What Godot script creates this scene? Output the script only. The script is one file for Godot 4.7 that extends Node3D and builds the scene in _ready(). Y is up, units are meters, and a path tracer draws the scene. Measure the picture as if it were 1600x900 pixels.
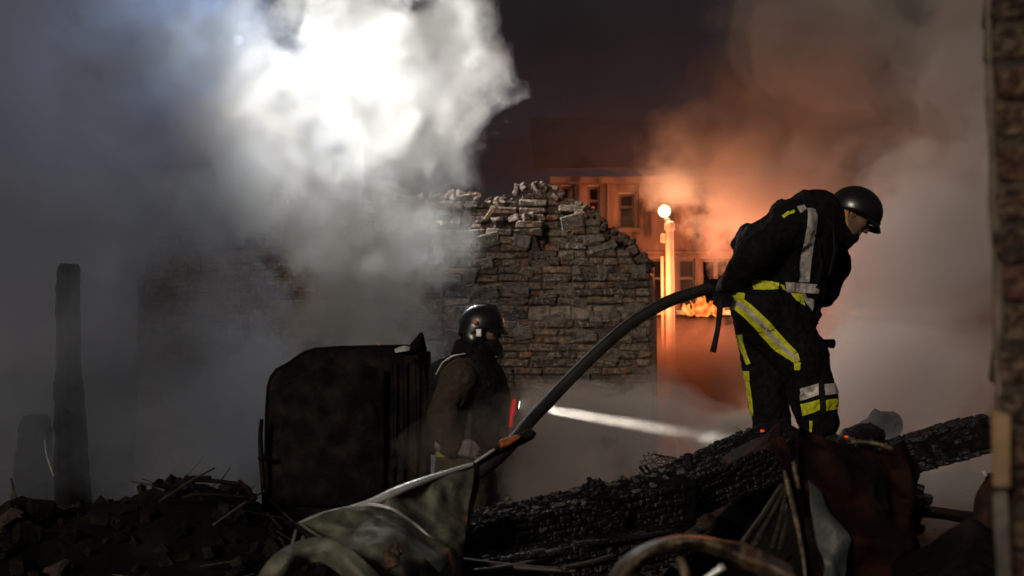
extends Node3D
# Night fire in a ruined yard: two firefighters, a charged hose, smoke lit by floodlights, a burning building behind.

# ---------------------------------------------------------------- helpers: space
const PX := 1900.0                       # focal length in photo pixels
const TILT := 0.0631                     # the camera looks up by 3.6 degrees
const EYE := Vector3(0, 1.4, 0)
var rng := RandomNumberGenerator.new()
var used := {}
var M := {}
var textures := {}

func at(px: float, py: float, depth: float) -> Vector3:
	return EYE + Basis(Vector3.RIGHT, TILT) * (Vector3((px - 800.0) / PX, (450.0 - py) / PX, -1.0) * depth)

func numbered(called: String) -> String:
	var n: int = used.get(called, 0)
	used[called] = n + 1
	return called if n == 0 else "%s_%03d" % [called, n]

func tag(o: Node, label := "", category := "", group := "", kind := "") -> Node:
	if label: o.set_meta("label", label)
	if category: o.set_meta("category", category)
	if group: o.set_meta("group", group)
	if kind: o.set_meta("kind", kind)
	return o

func thing(called: String, label: String, category: String, where := Vector3.ZERO, turn := 0.0, group := "") -> Node3D:
	var o := Node3D.new()
	o.name = numbered(called)
	add_child(o, true)
	o.position = where
	o.rotation.y = turn
	tag(o, label, category, group)
	return o

func obj(called: String, mesh: Mesh, material: Material, parent: Node = self) -> MeshInstance3D:
	var o := MeshInstance3D.new()
	o.name = numbered(called) if parent == self else called
	o.mesh = mesh
	o.material_override = material
	parent.add_child(o, true)
	return o

# ---------------------------------------------------------------- helpers: meshes
# A mesh under construction: faces run clockwise seen from outside.
class Mb:
	var v := PackedVector3Array()
	var idx := PackedInt32Array()
	var uv := PackedVector2Array()
	var col := PackedColorArray()
	var tint := Color.WHITE

	func p(a: Vector3, t := Vector2.ZERO) -> int:
		v.append(a); uv.append(t); col.append(tint)
		return v.size() - 1

	func tri(a: int, b: int, c: int) -> void:
		idx.append(a); idx.append(b); idx.append(c)

	func quad(a: int, b: int, c: int, d: int) -> void:
		tri(a, b, c); tri(a, c, d)

	func face(pts: Array) -> void:
		var first := v.size()
		for q in pts: p(q)
		for i in range(1, pts.size() - 1): tri(first, first + i, first + i + 1)

	# a box whose eight corners may be pushed about (wobble) and whose edges are chamfered
	func box(c: Vector3, s: Vector3, basis := Basis(), chamfer := 0.0, r: RandomNumberGenerator = null, wobble := 0.0) -> void:
		var h := s * 0.5
		var push := []
		for i in 8:
			push.append(Vector3(r.randf_range(-1, 1), r.randf_range(-1, 1), r.randf_range(-1, 1)) * wobble if r else Vector3.ZERO)
		var corner := func(sx: int, sy: int, sz: int, axis: int) -> Vector3:
			var q := Vector3(sx * h.x, sy * h.y, sz * h.z)
			for k in 3:
				if k != axis: q[k] -= signf(q[k]) * minf(chamfer, h[k] * 0.8)
			q += push[(1 if sx > 0 else 0) + (2 if sy > 0 else 0) + (4 if sz > 0 else 0)]
			return c + basis * q
		var quads := [[0, 1, 2], [1, 2, 0], [2, 0, 1]]
		for w in quads:
			for s0 in [-1, 1]:
				var ring := []
				for st in [[-1, -1], [1, -1], [1, 1], [-1, 1]]:
					var g := [0, 0, 0]
					g[w[0]] = s0; g[w[1]] = st[0]; g[w[2]] = st[1]
					ring.append(corner.call(g[0], g[1], g[2], w[0]))
				if s0 > 0: ring.reverse()
				face(ring)
		if chamfer > 0.0:
			for w in quads:                       # twelve edge strips
				for s1 in [-1, 1]:
					for s2 in [-1, 1]:
						var ring := []
						for st in [[-1, w[1]], [1, w[1]], [1, w[2]], [-1, w[2]]]:
							var g := [0, 0, 0]
							g[w[0]] = st[0]; g[w[1]] = s1; g[w[2]] = s2
							ring.append(corner.call(g[0], g[1], g[2], st[1]))
						if s1 * s2 < 0: ring.reverse()
						face(ring)
			for sx in [-1, 1]:
				for sy in [-1, 1]:
					for sz in [-1, 1]:
						var ring := [corner.call(sx, sy, sz, 0), corner.call(sx, sy, sz, 1), corner.call(sx, sy, sz, 2)]
						if sx * sy * sz > 0: ring.reverse()
						face(ring)

	# a tube through points, one radius per point (a number or a Vector2 of width and height)
	func tube(pts: Array, radii, sides := 10, up := Vector3.UP, cap := true, flat := false) -> void:
		var n := pts.size()
		var first := v.size()
		var side := Vector3.ZERO
		for i in n:
			var d: Vector3 = (pts[mini(i + 1, n - 1)] - pts[maxi(i - 1, 0)]).normalized()
			var sd := d.cross(up)
			if sd.length() < 0.05: sd = d.cross(Vector3.RIGHT)
			sd = sd.normalized()
			if side != Vector3.ZERO and side.dot(sd) < 0: sd = -sd
			side = sd
			var u := sd.cross(d).normalized()
			var rr = radii[i] if radii is Array else radii
			var rx: float = rr.x if rr is Vector2 else rr
			var ry: float = rr.y if rr is Vector2 else rr
			for k in sides:
				var a := TAU * k / sides
				p(pts[i] + sd * cos(a) * rx + u * sin(a) * ry, Vector2(float(k) / sides, i))
		for i in n - 1:
			for k in sides:
				var a := first + i * sides + k
				var b := first + i * sides + (k + 1) % sides
				quad(a, b, b + sides, a + sides)
		if cap:
			for e in [0, n - 1]:
				var c := p(pts[e])
				for k in sides:
					var a: int = first + e * sides + k
					var b: int = first + e * sides + (k + 1) % sides
					if e == 0: tri(c, b, a)
					else: tri(c, a, b)

	# profile of (radius, height) turned round the y axis of basis
	func lathe(profile: Array, c := Vector3.ZERO, basis := Basis(), sides := 20) -> void:
		var first := v.size()
		for q in profile:
			for k in sides:
				var a := TAU * k / sides
				p(c + basis * Vector3(cos(a) * q.x, q.y, sin(a) * q.x))
		for i in profile.size() - 1:
			for k in sides:
				var a := first + i * sides + k
				var b := first + i * sides + (k + 1) % sides
				quad(a, b, b + sides, a + sides)

	# a sheet: rows of points, given a thickness
	func sheet(rows: Array, thick: float) -> void:
		var nr := rows.size()
		var nc: int = rows[0].size()
		var nn := []
		for i in nr:
			for j in nc:
				var a: Vector3 = rows[i][mini(j + 1, nc - 1)] - rows[i][maxi(j - 1, 0)]
				var b: Vector3 = rows[mini(i + 1, nr - 1)][j] - rows[maxi(i - 1, 0)][j]
				nn.append(a.cross(b).normalized())
		var f := v.size()
		for s in [0.5, -0.5]:
			for i in nr:
				for j in nc:
					p(rows[i][j] + nn[i * nc + j] * thick * s, Vector2(float(j) / (nc - 1), float(i) / (nr - 1)))
		var o := nr * nc
		for i in nr - 1:
			for j in nc - 1:
				var a := f + i * nc + j
				quad(a, a + nc, a + nc + 1, a + 1)
				quad(a + o, a + o + 1, a + o + nc + 1, a + o + nc)
		for j in nc - 1:
			quad(f + j, f + j + 1, f + o + j + 1, f + o + j)
			var e := f + (nr - 1) * nc + j
			quad(e + 1, e, e + o, e + o + 1)
		for i in nr - 1:
			var e := f + i * nc
			quad(e + nc, e, e + o, e + o + nc)
			e += nc - 1
			quad(e, e + nc, e + o + nc, e + o)

	func outward(flat := false, crease := 2.0) -> PackedVector3Array:
		var n := PackedVector3Array()
		n.resize(v.size())
		for t in range(0, idx.size(), 3):
			var a := v[idx[t]]
			var fn := (v[idx[t + 2]] - a).cross(v[idx[t + 1]] - a)
			n[idx[t]] += fn; n[idx[t + 1]] += fn; n[idx[t + 2]] += fn
		for i in n.size(): n[i] = n[i].normalized()
		return n

	func mesh(smooth := true) -> ArrayMesh:
		var m := ArrayMesh.new()
		if v.is_empty(): return m
		var a := []
		a.resize(Mesh.ARRAY_MAX)
		if not smooth:
			var v2 := PackedVector3Array(); var u2 := PackedVector2Array(); var c2 := PackedColorArray(); var i2 := PackedInt32Array()
			for t in idx.size():
				v2.append(v[idx[t]]); u2.append(uv[idx[t]]); c2.append(col[idx[t]]); i2.append(t)
			v = v2; uv = u2; col = c2; idx = i2
		a[Mesh.ARRAY_VERTEX] = v
		a[Mesh.ARRAY_NORMAL] = outward()
		a[Mesh.ARRAY_TEX_UV] = uv
		a[Mesh.ARRAY_COLOR] = col
		a[Mesh.ARRAY_INDEX] = idx
		m.add_surface_from_arrays(Mesh.PRIMITIVE_TRIANGLES, a)
		return m

# ---------------------------------------------------------------- helpers: fields and surface nets
class Field:
	var n := Vector3i.ZERO
	var o := Vector3.ZERO
	var h := 0.01
	var f := PackedFloat32Array()          # inside is positive

	func _init(lo: Vector3, hi: Vector3, cell: float, empty := -1.0) -> void:
		h = cell
		o = lo
		n = Vector3i(((hi - lo) / cell).ceil()) + Vector3i.ONE
		f.resize(n.x * n.y * n.z)
		f.fill(empty)

	func span(lo: Vector3, hi: Vector3) -> Array:
		var a := Vector3i(((lo - o) / h).floor()).clamp(Vector3i.ZERO, n - Vector3i.ONE)
		var b := Vector3i(((hi - o) / h).ceil()).clamp(Vector3i.ZERO, n - Vector3i.ONE)
		return [a, b]

	# joins a tapered capsule smoothly; flat squeezes it along the direction axis (1 = round)
	func limb(a: Vector3, b: Vector3, ra: float, rb: float, k := 0.03, axis := Vector3.ZERO, flat := 1.0, cut := false) -> void:
		var big := maxf(ra, rb) * maxf(1.0, flat) + k + h * 2
		var s := span(a.min(b) - Vector3.ONE * big, a.max(b) + Vector3.ONE * big)
		var ab := b - a
		var l2 := maxf(ab.length_squared(), 1e-9)
		var squeeze := axis != Vector3.ZERO
		for z in range(s[0].z, s[1].z + 1):
			for y in range(s[0].y, s[1].y + 1):
				var i: int = s[0].x + n.x * (y + n.y * z)
				var q := o + Vector3(s[0].x, y, z) * h
				for x in range(s[0].x, s[1].x + 1):
					var t := clampf((q - a).dot(ab) / l2, 0.0, 1.0)
					var w := q - a - ab * t
					if squeeze: w += axis * (w.dot(axis) * (1.0 / flat - 1.0))
					var d := ra + (rb - ra) * t - w.length()
					var e := f[i]
					if cut:
						f[i] = minf(e, -d)
					else:
						var g := maxf(k - absf(e - d), 0.0) / k
						f[i] = maxf(e, d) + g * g * k * 0.25
					i += 1
					q.x += h

	func blob(c: Vector3, r: Vector3, k := 0.02, basis := Basis(), cut := false) -> void:
		var big := maxf(r.x, maxf(r.y, r.z)) + k + h * 2
		var s := span(c - Vector3.ONE * big, c + Vector3.ONE * big)
		var inv := basis.inverse()
		var m := minf(r.x, minf(r.y, r.z))
		for z in range(s[0].z, s[1].z + 1):
			for y in range(s[0].y, s[1].y + 1):
				var i: int = s[0].x + n.x * (y + n.y * z)
				for x in range(s[0].x, s[1].x + 1):
					var q := inv * (o + Vector3(x, y, z) * h - c)
					var u := q / r
					var l := u.length()
					var d := (1.0 - l) * (l / maxf((u / r).length(), 1e-6)) if l > 0.3 else m * (1.0 - l)
					var e := f[i]
					if cut:
						f[i] = minf(e, -d)
					else:
						var g := maxf(k - absf(e - d), 0.0) / k
						f[i] = maxf(e, d) + g * g * k * 0.25
					i += 1

	# keeps what lies on the side of the plane that the normal points away from
	func cut_plane(point: Vector3, normal: Vector3) -> void:
		var i := 0
		for z in n.z:
			for y in n.y:
				for x in n.x:
					var d := (o + Vector3(x, y, z) * h - point).dot(normal)
					if -d < f[i]: f[i] = -d
					i += 1

	func rough(noise: FastNoiseLite, amp: float, stretch := Vector3.ONE) -> void:
		var i := 0
		var near := amp * 3.0 + h * 2.0
		for z in n.z:
			for y in n.y:
				for x in n.x:
					if absf(f[i]) < near:
						var q := (o + Vector3(x, y, z) * h) * stretch
						f[i] += amp * noise.get_noise_3dv(q)
					i += 1

	# the surfaces where the field crosses each of the levels (rising), as Mb
	func nets(levels: Array) -> Array:
		var total := f.size()
		var lev := PackedByteArray()
		lev.resize(total)
		var l0: float = levels[0]
		if levels.size() == 1:
			for i in total:
				if f[i] > l0: lev[i] = 1
		else:
			for i in total:
				var q := f[i]
				if q > l0:
					var c := 1
					while c < levels.size() and q > levels[c]: c += 1
					lev[i] = c
		var sx := 1
		var sy := n.x
		var sz := n.x * n.y
		var active := PackedInt32Array()
		for z in n.z - 1:
			for y in n.y - 1:
				var i := z * sz + y * sy
				var before := lev[i] + lev[i + sy] + lev[i + sz] + lev[i + sy + sz]
				for x in n.x - 1:
					i += 1
					var now := lev[i] + lev[i + sy] + lev[i + sz] + lev[i + sy + sz]
					if now != before or (now != 0 and (lev[i] != lev[i + sy] or lev[i] != lev[i + sz] or lev[i] != lev[i + sy + sz])) or (before != 0 and (lev[i - 1] != lev[i - 1 + sy] or lev[i - 1] != lev[i - 1 + sz])):
						active.append(i - 1)
					before = now
		var out := []
		var corner := [0, sx, sy, sx + sy, sz, sx + sz, sy + sz, sx + sy + sz]
		var off := [Vector3(0, 0, 0), Vector3(1, 0, 0), Vector3(0, 1, 0), Vector3(1, 1, 0), Vector3(0, 0, 1), Vector3(1, 0, 1), Vector3(0, 1, 1), Vector3(1, 1, 1)]
		var edges := [[0, 1], [2, 3], [4, 5], [6, 7], [0, 2], [1, 3], [4, 6], [5, 7], [0, 4], [1, 5], [2, 6], [3, 7]]
		for L in levels.size():
			var iso: float = levels[L]
			var id := {}
			var b := Mb.new()
			var g := PackedFloat32Array()
			g.resize(8)
			for c in active:
				var mask := 0
				for k in 8:
					g[k] = f[c + corner[k]] - iso
					if g[k] > 0.0: mask |= 1 << k
				if mask == 0 or mask == 255: continue
				var sum := Vector3.ZERO
				var cnt := 0
				for e in edges:
					var ga: float = g[e[0]]
					var gb: float = g[e[1]]
					if (ga > 0.0) != (gb > 0.0):
						sum += off[e[0]].lerp(off[e[1]], ga / (ga - gb))
						cnt += 1
				var cell := Vector3(c % sy, (c / sy) % n.y, c / sz)
				id[c] = b.v.size()
				b.v.append(o + (cell + sum / cnt) * h)
			var axes := [[sx, sy, sz], [sy, sz, sx], [sz, sx, sy]]
			for c in id:
				var here := f[c] > iso
				for w in axes:
					if (f[c + w[0]] > iso) != here:
						var c1: int = c - w[1]
						var c2: int = c - w[1] - w[2]
						var c3: int = c - w[2]
						if id.has(c1) and id.has(c2) and id.has(c3):
							if here:
								b.idx.append_array([id[c], id[c3], id[c2], id[c], id[c2], id[c1]])
							else:
								b.idx.append_array([id[c], id[c2], id[c3], id[c], id[c1], id[c2]])
			b.uv.resize(b.v.size())
			b.col.resize(b.v.size())
			b.col.fill(Color.WHITE)
			out.append(b)
		return out

	func surface() -> Mb:
		return nets([0.0])[0]
# ---------------------------------------------------------------- materials
func noise_tex(key: String, freq: float, kind: int, octaves: int, ramp: Array = [], stops: Array = [], size := 384) -> NoiseTexture2D:
	if textures.has(key): return textures[key]
	var n := FastNoiseLite.new()
	n.seed = key.hash() % 1000
	n.noise_type = kind as FastNoiseLite.NoiseType
	n.frequency = freq
	n.fractal_octaves = octaves
	var t := NoiseTexture2D.new()
	t.width = size
	t.height = size
	t.seamless = true
	t.noise = n
	if ramp.size():
		var g := Gradient.new()
		var cols := PackedColorArray()
		var offs := PackedFloat32Array()
		for i in ramp.size():
			cols.append(ramp[i].linear_to_srgb())
			offs.append(stops[i] if stops.size() else float(i) / (ramp.size() - 1))
		g.colors = cols
		g.offsets = offs
		t.color_ramp = g
	textures[key] = t
	return t

# a material whose colour wanders between linear tones, with relief in centimetres
func mat(key: String, tones: Array, rough := 0.85, metal := 0.0, scale := 1.5, relief := 0.0, relief_tex := "bump_fine", stops := [], freq := 0.012, world := true) -> StandardMaterial3D:
	if M.has(key): return M[key]
	var m := StandardMaterial3D.new()
	m.resource_name = key
	if tones.size() == 1:
		m.albedo_color = tones[0].linear_to_srgb()
	else:
		m.albedo_texture = noise_tex(key, freq, FastNoiseLite.TYPE_SIMPLEX_SMOOTH, 5, tones, stops)
	m.uv1_triplanar = true
	m.uv1_world_triplanar = world
	m.uv1_scale = Vector3.ONE * scale
	m.roughness = rough
	m.metallic = metal
	if relief > 0.0:
		m.heightmap_enabled = true
		m.heightmap_scale = relief
		m.heightmap_texture = textures[relief_tex]
	M[key] = m
	return m

func c(r: float, g: float, b: float) -> Color:
	return Color(r, g, b)

func glow(key: String, tone: Color, energy: float) -> StandardMaterial3D:
	if M.has(key): return M[key]
	var m := StandardMaterial3D.new()
	m.resource_name = key
	m.albedo_color = Color(0.02, 0.02, 0.02)
	m.emission_enabled = true
	m.emission = tone
	m.emission_energy_multiplier = energy
	M[key] = m
	return m

func materials() -> void:
	noise_tex("bump_fine", 0.05, FastNoiseLite.TYPE_SIMPLEX_SMOOTH, 5)
	noise_tex("bump_coarse", 0.02, FastNoiseLite.TYPE_SIMPLEX_SMOOTH, 4)
	noise_tex("bump_char", 0.045, FastNoiseLite.TYPE_CELLULAR, 2)
	var brick_tones := [
		[c(.24, .1, .055), c(.32, .15, .09)], [c(.2, .1, .062), c(.28, .155, .1)], [c(.22, .14, .1), c(.31, .21, .155)],
		[c(.16, .095, .066), c(.24, .155, .11)], [c(.24, .17, .12), c(.32, .24, .175)], [c(.07, .05, .04), c(.14, .1, .08)],
		[c(.2, .09, .055), c(.27, .13, .08)], [c(.18, .125, .09), c(.27, .19, .14)]]
	for i in brick_tones.size():
		var t: Array = brick_tones[i]
		mat("brick_%d" % i, [c(.03, .026, .022), t[0] * 0.6, t[1] * 0.55, c(.3, .24, .185)], 0.95, 0.0, 1.6 + .2 * i, 1.5, "bump_fine", [.2, .42, .62, .88], 0.02)
	for i in 4:
		mat("pillar_%d" % i, [c(.012, .01, .008), [c(.07, .03, .02), c(.06, .032, .02), c(.03, .02, .014), c(.09, .05, .03)][i], [c(.13, .06, .04), c(.13, .075, .045), c(.1, .06, .04), c(.17, .12, .08)][i], c(.2, .15, .1)], 0.95, 0.0, 3.4 + i * .4, 1.6, "bump_fine", [.25, .45, .62, .85], 0.02)
	mat("block", [c(.06, .05, .04), c(.17, .135, .105), c(.25, .2, .16)], 0.92, 0.0, 1.4, 0.7, "bump_fine", [.15, .5, .9], 0.02)
	mat("smear", [c(.04, .032, .026), c(.1, .08, .064), c(.16, .13, .105)], 0.95, 0.0, 1.8, 1.4, "bump_fine", [.2, .5, .88], 0.02)
	mat("mortar", [c(.02, .016, .013), c(.06, .046, .036), c(.11, .085, .066)], 0.95, 0.0, 1.2, 1.2)
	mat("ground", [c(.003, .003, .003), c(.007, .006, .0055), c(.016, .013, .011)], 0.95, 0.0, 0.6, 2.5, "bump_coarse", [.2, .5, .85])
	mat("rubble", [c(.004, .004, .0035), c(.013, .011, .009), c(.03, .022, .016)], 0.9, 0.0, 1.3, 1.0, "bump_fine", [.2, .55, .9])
	mat("heap", [c(.008, .006, .005), c(.035, .022, .016), c(.06, .04, .03)], 0.95, 0.0, 2.0, 1.0)
	mat("rod_metal", [c(.012, .01, .008), c(.05, .04, .03), c(.13, .105, .08)], 0.55, 0.2, 4.0)
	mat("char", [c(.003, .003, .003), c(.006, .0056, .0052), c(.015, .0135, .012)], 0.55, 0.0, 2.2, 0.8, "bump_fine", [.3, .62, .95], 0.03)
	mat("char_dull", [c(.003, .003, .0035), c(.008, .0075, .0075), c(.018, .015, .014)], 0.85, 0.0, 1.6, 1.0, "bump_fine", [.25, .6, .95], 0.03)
	mat("ash", [c(.02, .02, .02), c(.07, .067, .064), c(.2, .19, .18)], 0.9, 0.0, 2.0, 0.8, "bump_fine", [.3, .6, .9], 0.03)
	mat("burnt_steel", [c(.004, .004, .004), c(.010, .008, .007), c(.024, .016, .011)], 0.72, 0.1, 1.0, 0.35, "bump_fine", [.3, .6, .9])
	mat("olive_metal", [c(.05, .05, .04), c(.105, .112, .085), c(.14, .146, .112), c(.22, .22, .165)], 0.6, 0.1, 2.6, 0.2, "bump_fine", [.2, .45, .65, .9])
	mat("bare_metal", [c(.3, .3, .3), c(.6, .6, .6), c(.7, .7, .69)], 0.36, 0.35, 2.0, 0.1, "bump_fine", [.2, .5, .8])
	mat("ochre_metal", [c(.02, .014, .01), c(.08, .058, .036), c(.22, .17, .11), c(.07, .032, .02)], 0.5, 0.2, 3.0, 0.3, "bump_fine", [.25, .5, .65, .85])
	mat("rust", [c(.01, .007, .006), c(.03, .013, .009), c(.08, .033, .02)], 0.7, 0.15, 1.6, 0.5, "bump_fine", [.3, .6, .9])
	mat("red_paint", [c(.005, .004, .003), c(.014, .005, .004), c(.045, .013, .008)], 0.8, 0.0, 1.2, 0.4, "bump_coarse", [.3, .6, .9])
	mat("pale_paint", [c(.05, .06, .06), c(.035, .042, .04), c(.06, .07, .066)], 0.55, 0.1, 1.2, 0.4, "bump_fine", [.25, .6, .9])
	mat("wood", [c(.14, .09, .05), c(.3, .2, .11), c(.38, .27, .16)], 0.85, 0.0, 1.4, 0.6)
	mat("grey_wood", [c(.05, .045, .04), c(.12, .105, .09), c(.2, .17, .14)], 0.85, 0.0, 1.4, 0.6)
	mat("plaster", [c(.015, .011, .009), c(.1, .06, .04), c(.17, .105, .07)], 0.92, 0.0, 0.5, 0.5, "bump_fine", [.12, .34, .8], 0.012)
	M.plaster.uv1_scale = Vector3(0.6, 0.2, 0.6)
	mat("roofing", [c(.006, .006, .006), c(.014, .013, .013), c(.024, .021, .02)], 0.8, 0.0, 0.5, 0.5)
	mat("window_frame", [c(.035, .024, .018), c(.09, .06, .043)], 0.7, 0.0, 1.0)
	mat("soot", [c(.006, .006, .006), c(.02, .018, .017)], 0.95, 0.0, 0.6, 0.6)
	mat("lamp_paint", [c(.4, .34, .27), c(.55, .48, .4)], 0.5, 0.0, 1.0)
	mat("cloth", [c(.004, .004, .0045), c(.007, .007, .008), c(.012, .0115, .0115)], 0.88, 0.0, 3.0, 0.35, "bump_coarse", [.25, .55, .9], 0.02, false)
	M.cloth.metallic_specular = 0.25
	mat("cloth_brown", [c(.034, .026, .02), c(.046, .035, .027), c(.06, .046, .036)], 0.9, 0.0, 3.0, 0.35, "bump_coarse", [.25, .55, .9], 0.02, false)
	M.cloth_brown.metallic_specular = 0.25
	mat("webbing", [c(.008, .008, .008), c(.02, .02, .02)], 0.6, 0.0, 4.0, 0.3)
	mat("reflect_grey", [c(.3, .27, .26), c(.5, .46, .45), c(.6, .57, .55)], 0.45, 0.1, 4.0, 0.12, "bump_fine", [.2, .5, .8], 0.02, false)
	mat("reflect_yellow", [c(.3, .33, .015), c(.6, .62, .02), c(.7, .72, .03)], 0.5, 0.0, 4.0, 0.12, "bump_fine", [.15, .42, .8], 0.02, false)
	mat("dim_yellow", [c(.16, .16, .02), c(.3, .3, .05)], 0.6, 0.0, 4.0)
	mat("skin", [c(.13, .07, .046), c(.2, .115, .08)], 0.5, 0.0, 6.0, 0.05)
	M.skin.subsurf_scatter_enabled = true
	M.skin.subsurf_scatter_strength = 0.1
	mat("glove", [c(.012, .012, .012), c(.035, .033, .032)], 0.8, 0.0, 4.0, 0.3)
	mat("grey_glove", [c(.09, .085, .08), c(.2, .19, .18)], 0.8, 0.0, 4.0, 0.3)
	mat("boot", [c(.008, .007, .007), c(.02, .018, .017)], 0.5, 0.0, 4.0, 0.3)
	mat("helmet", [c(.006, .006, .0065), c(.011, .011, .012)], 0.34, 0.0, 3.0, 0.03)
	M.helmet.clearcoat_enabled = true
	M.helmet.clearcoat = 0.5
	M.helmet.clearcoat_roughness = 0.2
	mat("strap_orange", [c(.4, .22, .05)], 0.7)
	mat("hose", [c(.008, .0075, .007), c(.02, .018, .016), c(.034, .03, .027)], 0.6, 0.0, 3.0, 0.2)
	mat("torch_red", [c(.75, .03, .03)], 0.35)
	mat("amber", [c(.06, .02, .01), c(.4, .12, .03), c(.55, .18, .04)], 0.5, 0.0, 4.0)
	mat("wire", [c(.1, .095, .09), c(.2, .19, .18)], 0.45, 0.7, 4.0)
	for k in ["ground", "rubble", "char_dull", "burnt_steel", "soot", "red_paint", "rust", "webbing"]: M[k].metallic_specular = 0.2
	var g := StandardMaterial3D.new()
	g.resource_name = "glass"
	g.transparency = BaseMaterial3D.TRANSPARENCY_ALPHA
	g.albedo_color = Color(0.12, 0.1, 0.09, 0.45)
	g.roughness = 0.1
	M.glass = g
	glow("ember", Color(1.0, 0.28, 0.08), 0.8)
	glow("case_glow", Color(1.0, 0.05, 0.07), 0.55)  # emission that brightens the red torch case; no lamp of its own
	glow("lamp_globe", Color(1.0, 0.82, 0.55), 6.0)
	glow("flood_lamp", Color(0.9, 0.95, 1.0), 1.2)
	glow("torch_lens", Color(1.0, 0.98, 0.92), 6.0)
	var fl := glow("flame", Color(1, 1, 1), 1.5)
	fl.emission_texture = noise_tex("flame", 0.03, FastNoiseLite.TYPE_SIMPLEX_SMOOTH, 3, [c(.55, .07, .01), c(1.0, .22, .03), c(1.0, .5, .12)], [.25, .5, .8], 128)
	fl.emission_operator = BaseMaterial3D.EMISSION_OP_MULTIPLY
	fl.uv1_triplanar = true
	fl.uv1_world_triplanar = true
	fl.uv1_scale = Vector3.ONE * 2.0
# ---------------------------------------------------------------- smoke
# A bank of smoke: puffs are [px, py, depth, half width px, half height px, half depth m, weight]; the field is cut into shells,
# each holding a little more smoke than the one round it.
func smoke(called: String, label: String, puffs: Array, cell: float, freq: float, amp: float, shells: Array, color: Color, sd: int, warp := 0.6) -> void:
	var lo := Vector3.ONE * 1e9
	var hi := -lo
	var c := []
	var inv := []
	for p in puffs:
		var m: Vector3 = at(p[0], p[1], p[2])
		var r := Vector3(p[3] * p[2] / PX, p[4] * p[2] / PX, p[5])
		c.append(m)
		inv.append(Vector3.ONE / r)
		lo = lo.min(m - r * 1.45)
		hi = hi.max(m + r * 1.45)
	lo -= Vector3.ONE * cell * 2
	hi += Vector3.ONE * cell * 2
	lo.y = maxf(lo.y, -0.3)
	var fl := Field.new(lo, hi, cell, -1.0)
	var noise := FastNoiseLite.new()
	noise.noise_type = FastNoiseLite.TYPE_SIMPLEX_SMOOTH
	noise.seed = sd
	noise.frequency = freq
	noise.fractal_octaves = 5
	noise.fractal_gain = 0.58
	noise.fractal_lacunarity = 2.1
	noise.domain_warp_enabled = warp > 0.0
	noise.domain_warp_amplitude = warp
	noise.domain_warp_frequency = freq * 1.3
	noise.domain_warp_fractal_octaves = 2
	var i := 0
	var np := puffs.size()
	for z in fl.n.z:
		for y in fl.n.y:
			for x in fl.n.x:
				var q := lo + Vector3(x, y, z) * cell
				var e := -1.0
				for k in np:
					var d: float = puffs[k][6] - ((q - c[k]) * inv[k]).length()
					var g := maxf(0.3 - absf(e - d), 0.0)
					e = maxf(e, d) + g * g * 0.833
				if e > -amp and x > 0 and y > 0 and z > 0 and x < fl.n.x - 1 and y < fl.n.y - 1 and z < fl.n.z - 1:
					fl.f[i] = e + amp * 1.6 * noise.get_noise_3dv(q)
				i += 1
	var levels := []
	for s in shells: levels.append(s[0])
	var nets := fl.nets(levels)
	var mesh := ArrayMesh.new()
	for k in shells.size():
		var b: Mb = nets[k]
		if b.idx.is_empty(): continue
		var a := []
		a.resize(Mesh.ARRAY_MAX)
		a[Mesh.ARRAY_VERTEX] = b.v
		a[Mesh.ARRAY_INDEX] = b.idx
		mesh.add_surface_from_arrays(Mesh.PRIMITIVE_TRIANGLES, a)
		var fm := FogMaterial.new()
		fm.albedo = color
		fm.density = shells[k][1]
		mesh.surface_set_material(mesh.get_surface_count() - 1, fm)
		print(called, " ", k, " ", b.idx.size() / 3)
	var o := MeshInstance3D.new()
	o.name = numbered(called)
	o.mesh = mesh
	add_child(o, true)
	tag(o, label, "smoke", "", "stuff")

func lamp(parent: Node, where: Vector3, color: Color, energy: float, size: float, called := "lamp_light") -> OmniLight3D:
	var l := OmniLight3D.new()
	l.name = called
	l.light_color = color
	l.light_energy = energy
	l.light_size = size
	l.omni_range = 60.0
	l.omni_attenuation = 2.0
	l.shadow_enabled = true
	parent.add_child(l, true)
	l.position = where
	return l
# ---------------------------------------------------------------- the setting
func height(x: float, z: float, n: FastNoiseLite) -> float:
	var y := n.get_noise_2d(x, z) * 0.12
	for m in [[1.52, -6.85, 0.86, 0.62], [-1.95, -8.0, 0.52, 0.85], [-3.1, -7.6, 0.45, 0.9], [0.9, -5.2, 0.25, 0.8], [1.7, -4.4, 0.2, 0.7]]:
		var d: float = Vector2(x - m[0], z - m[1]).length() / m[3]
		y += m[2] * exp(-d * d * 1.2)
	return y

func ground() -> void:
	var n := FastNoiseLite.new()
	n.seed = 4
	n.frequency = 0.9
	n.fractal_octaves = 4
	var xs := []
	var zs := []
	var k := -8.0
	while k <= 8.0: xs.append(k); k += 0.12
	k = -20.0
	while k <= 1.0: zs.append(k); k += 0.12
	for e in [10, 14, 25, 60, 150]:
		xs.append(float(e)); xs.push_front(-float(e))
	for e in [24, 35, 60, 120, 200]: zs.push_front(-float(e))
	for e in [3, 8, 20]: zs.append(float(e))
	var b := Mb.new()
	for z in zs:
		for x in xs: b.p(Vector3(x, height(x, z, n), z))
	for i in zs.size() - 1:
		for j in xs.size() - 1:
			var a := i * xs.size() + j
			b.quad(a, a + 1, a + xs.size() + 1, a + xs.size())
	tag(obj("ground", b.mesh(), M.ground), "", "", "", "structure")

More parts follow.
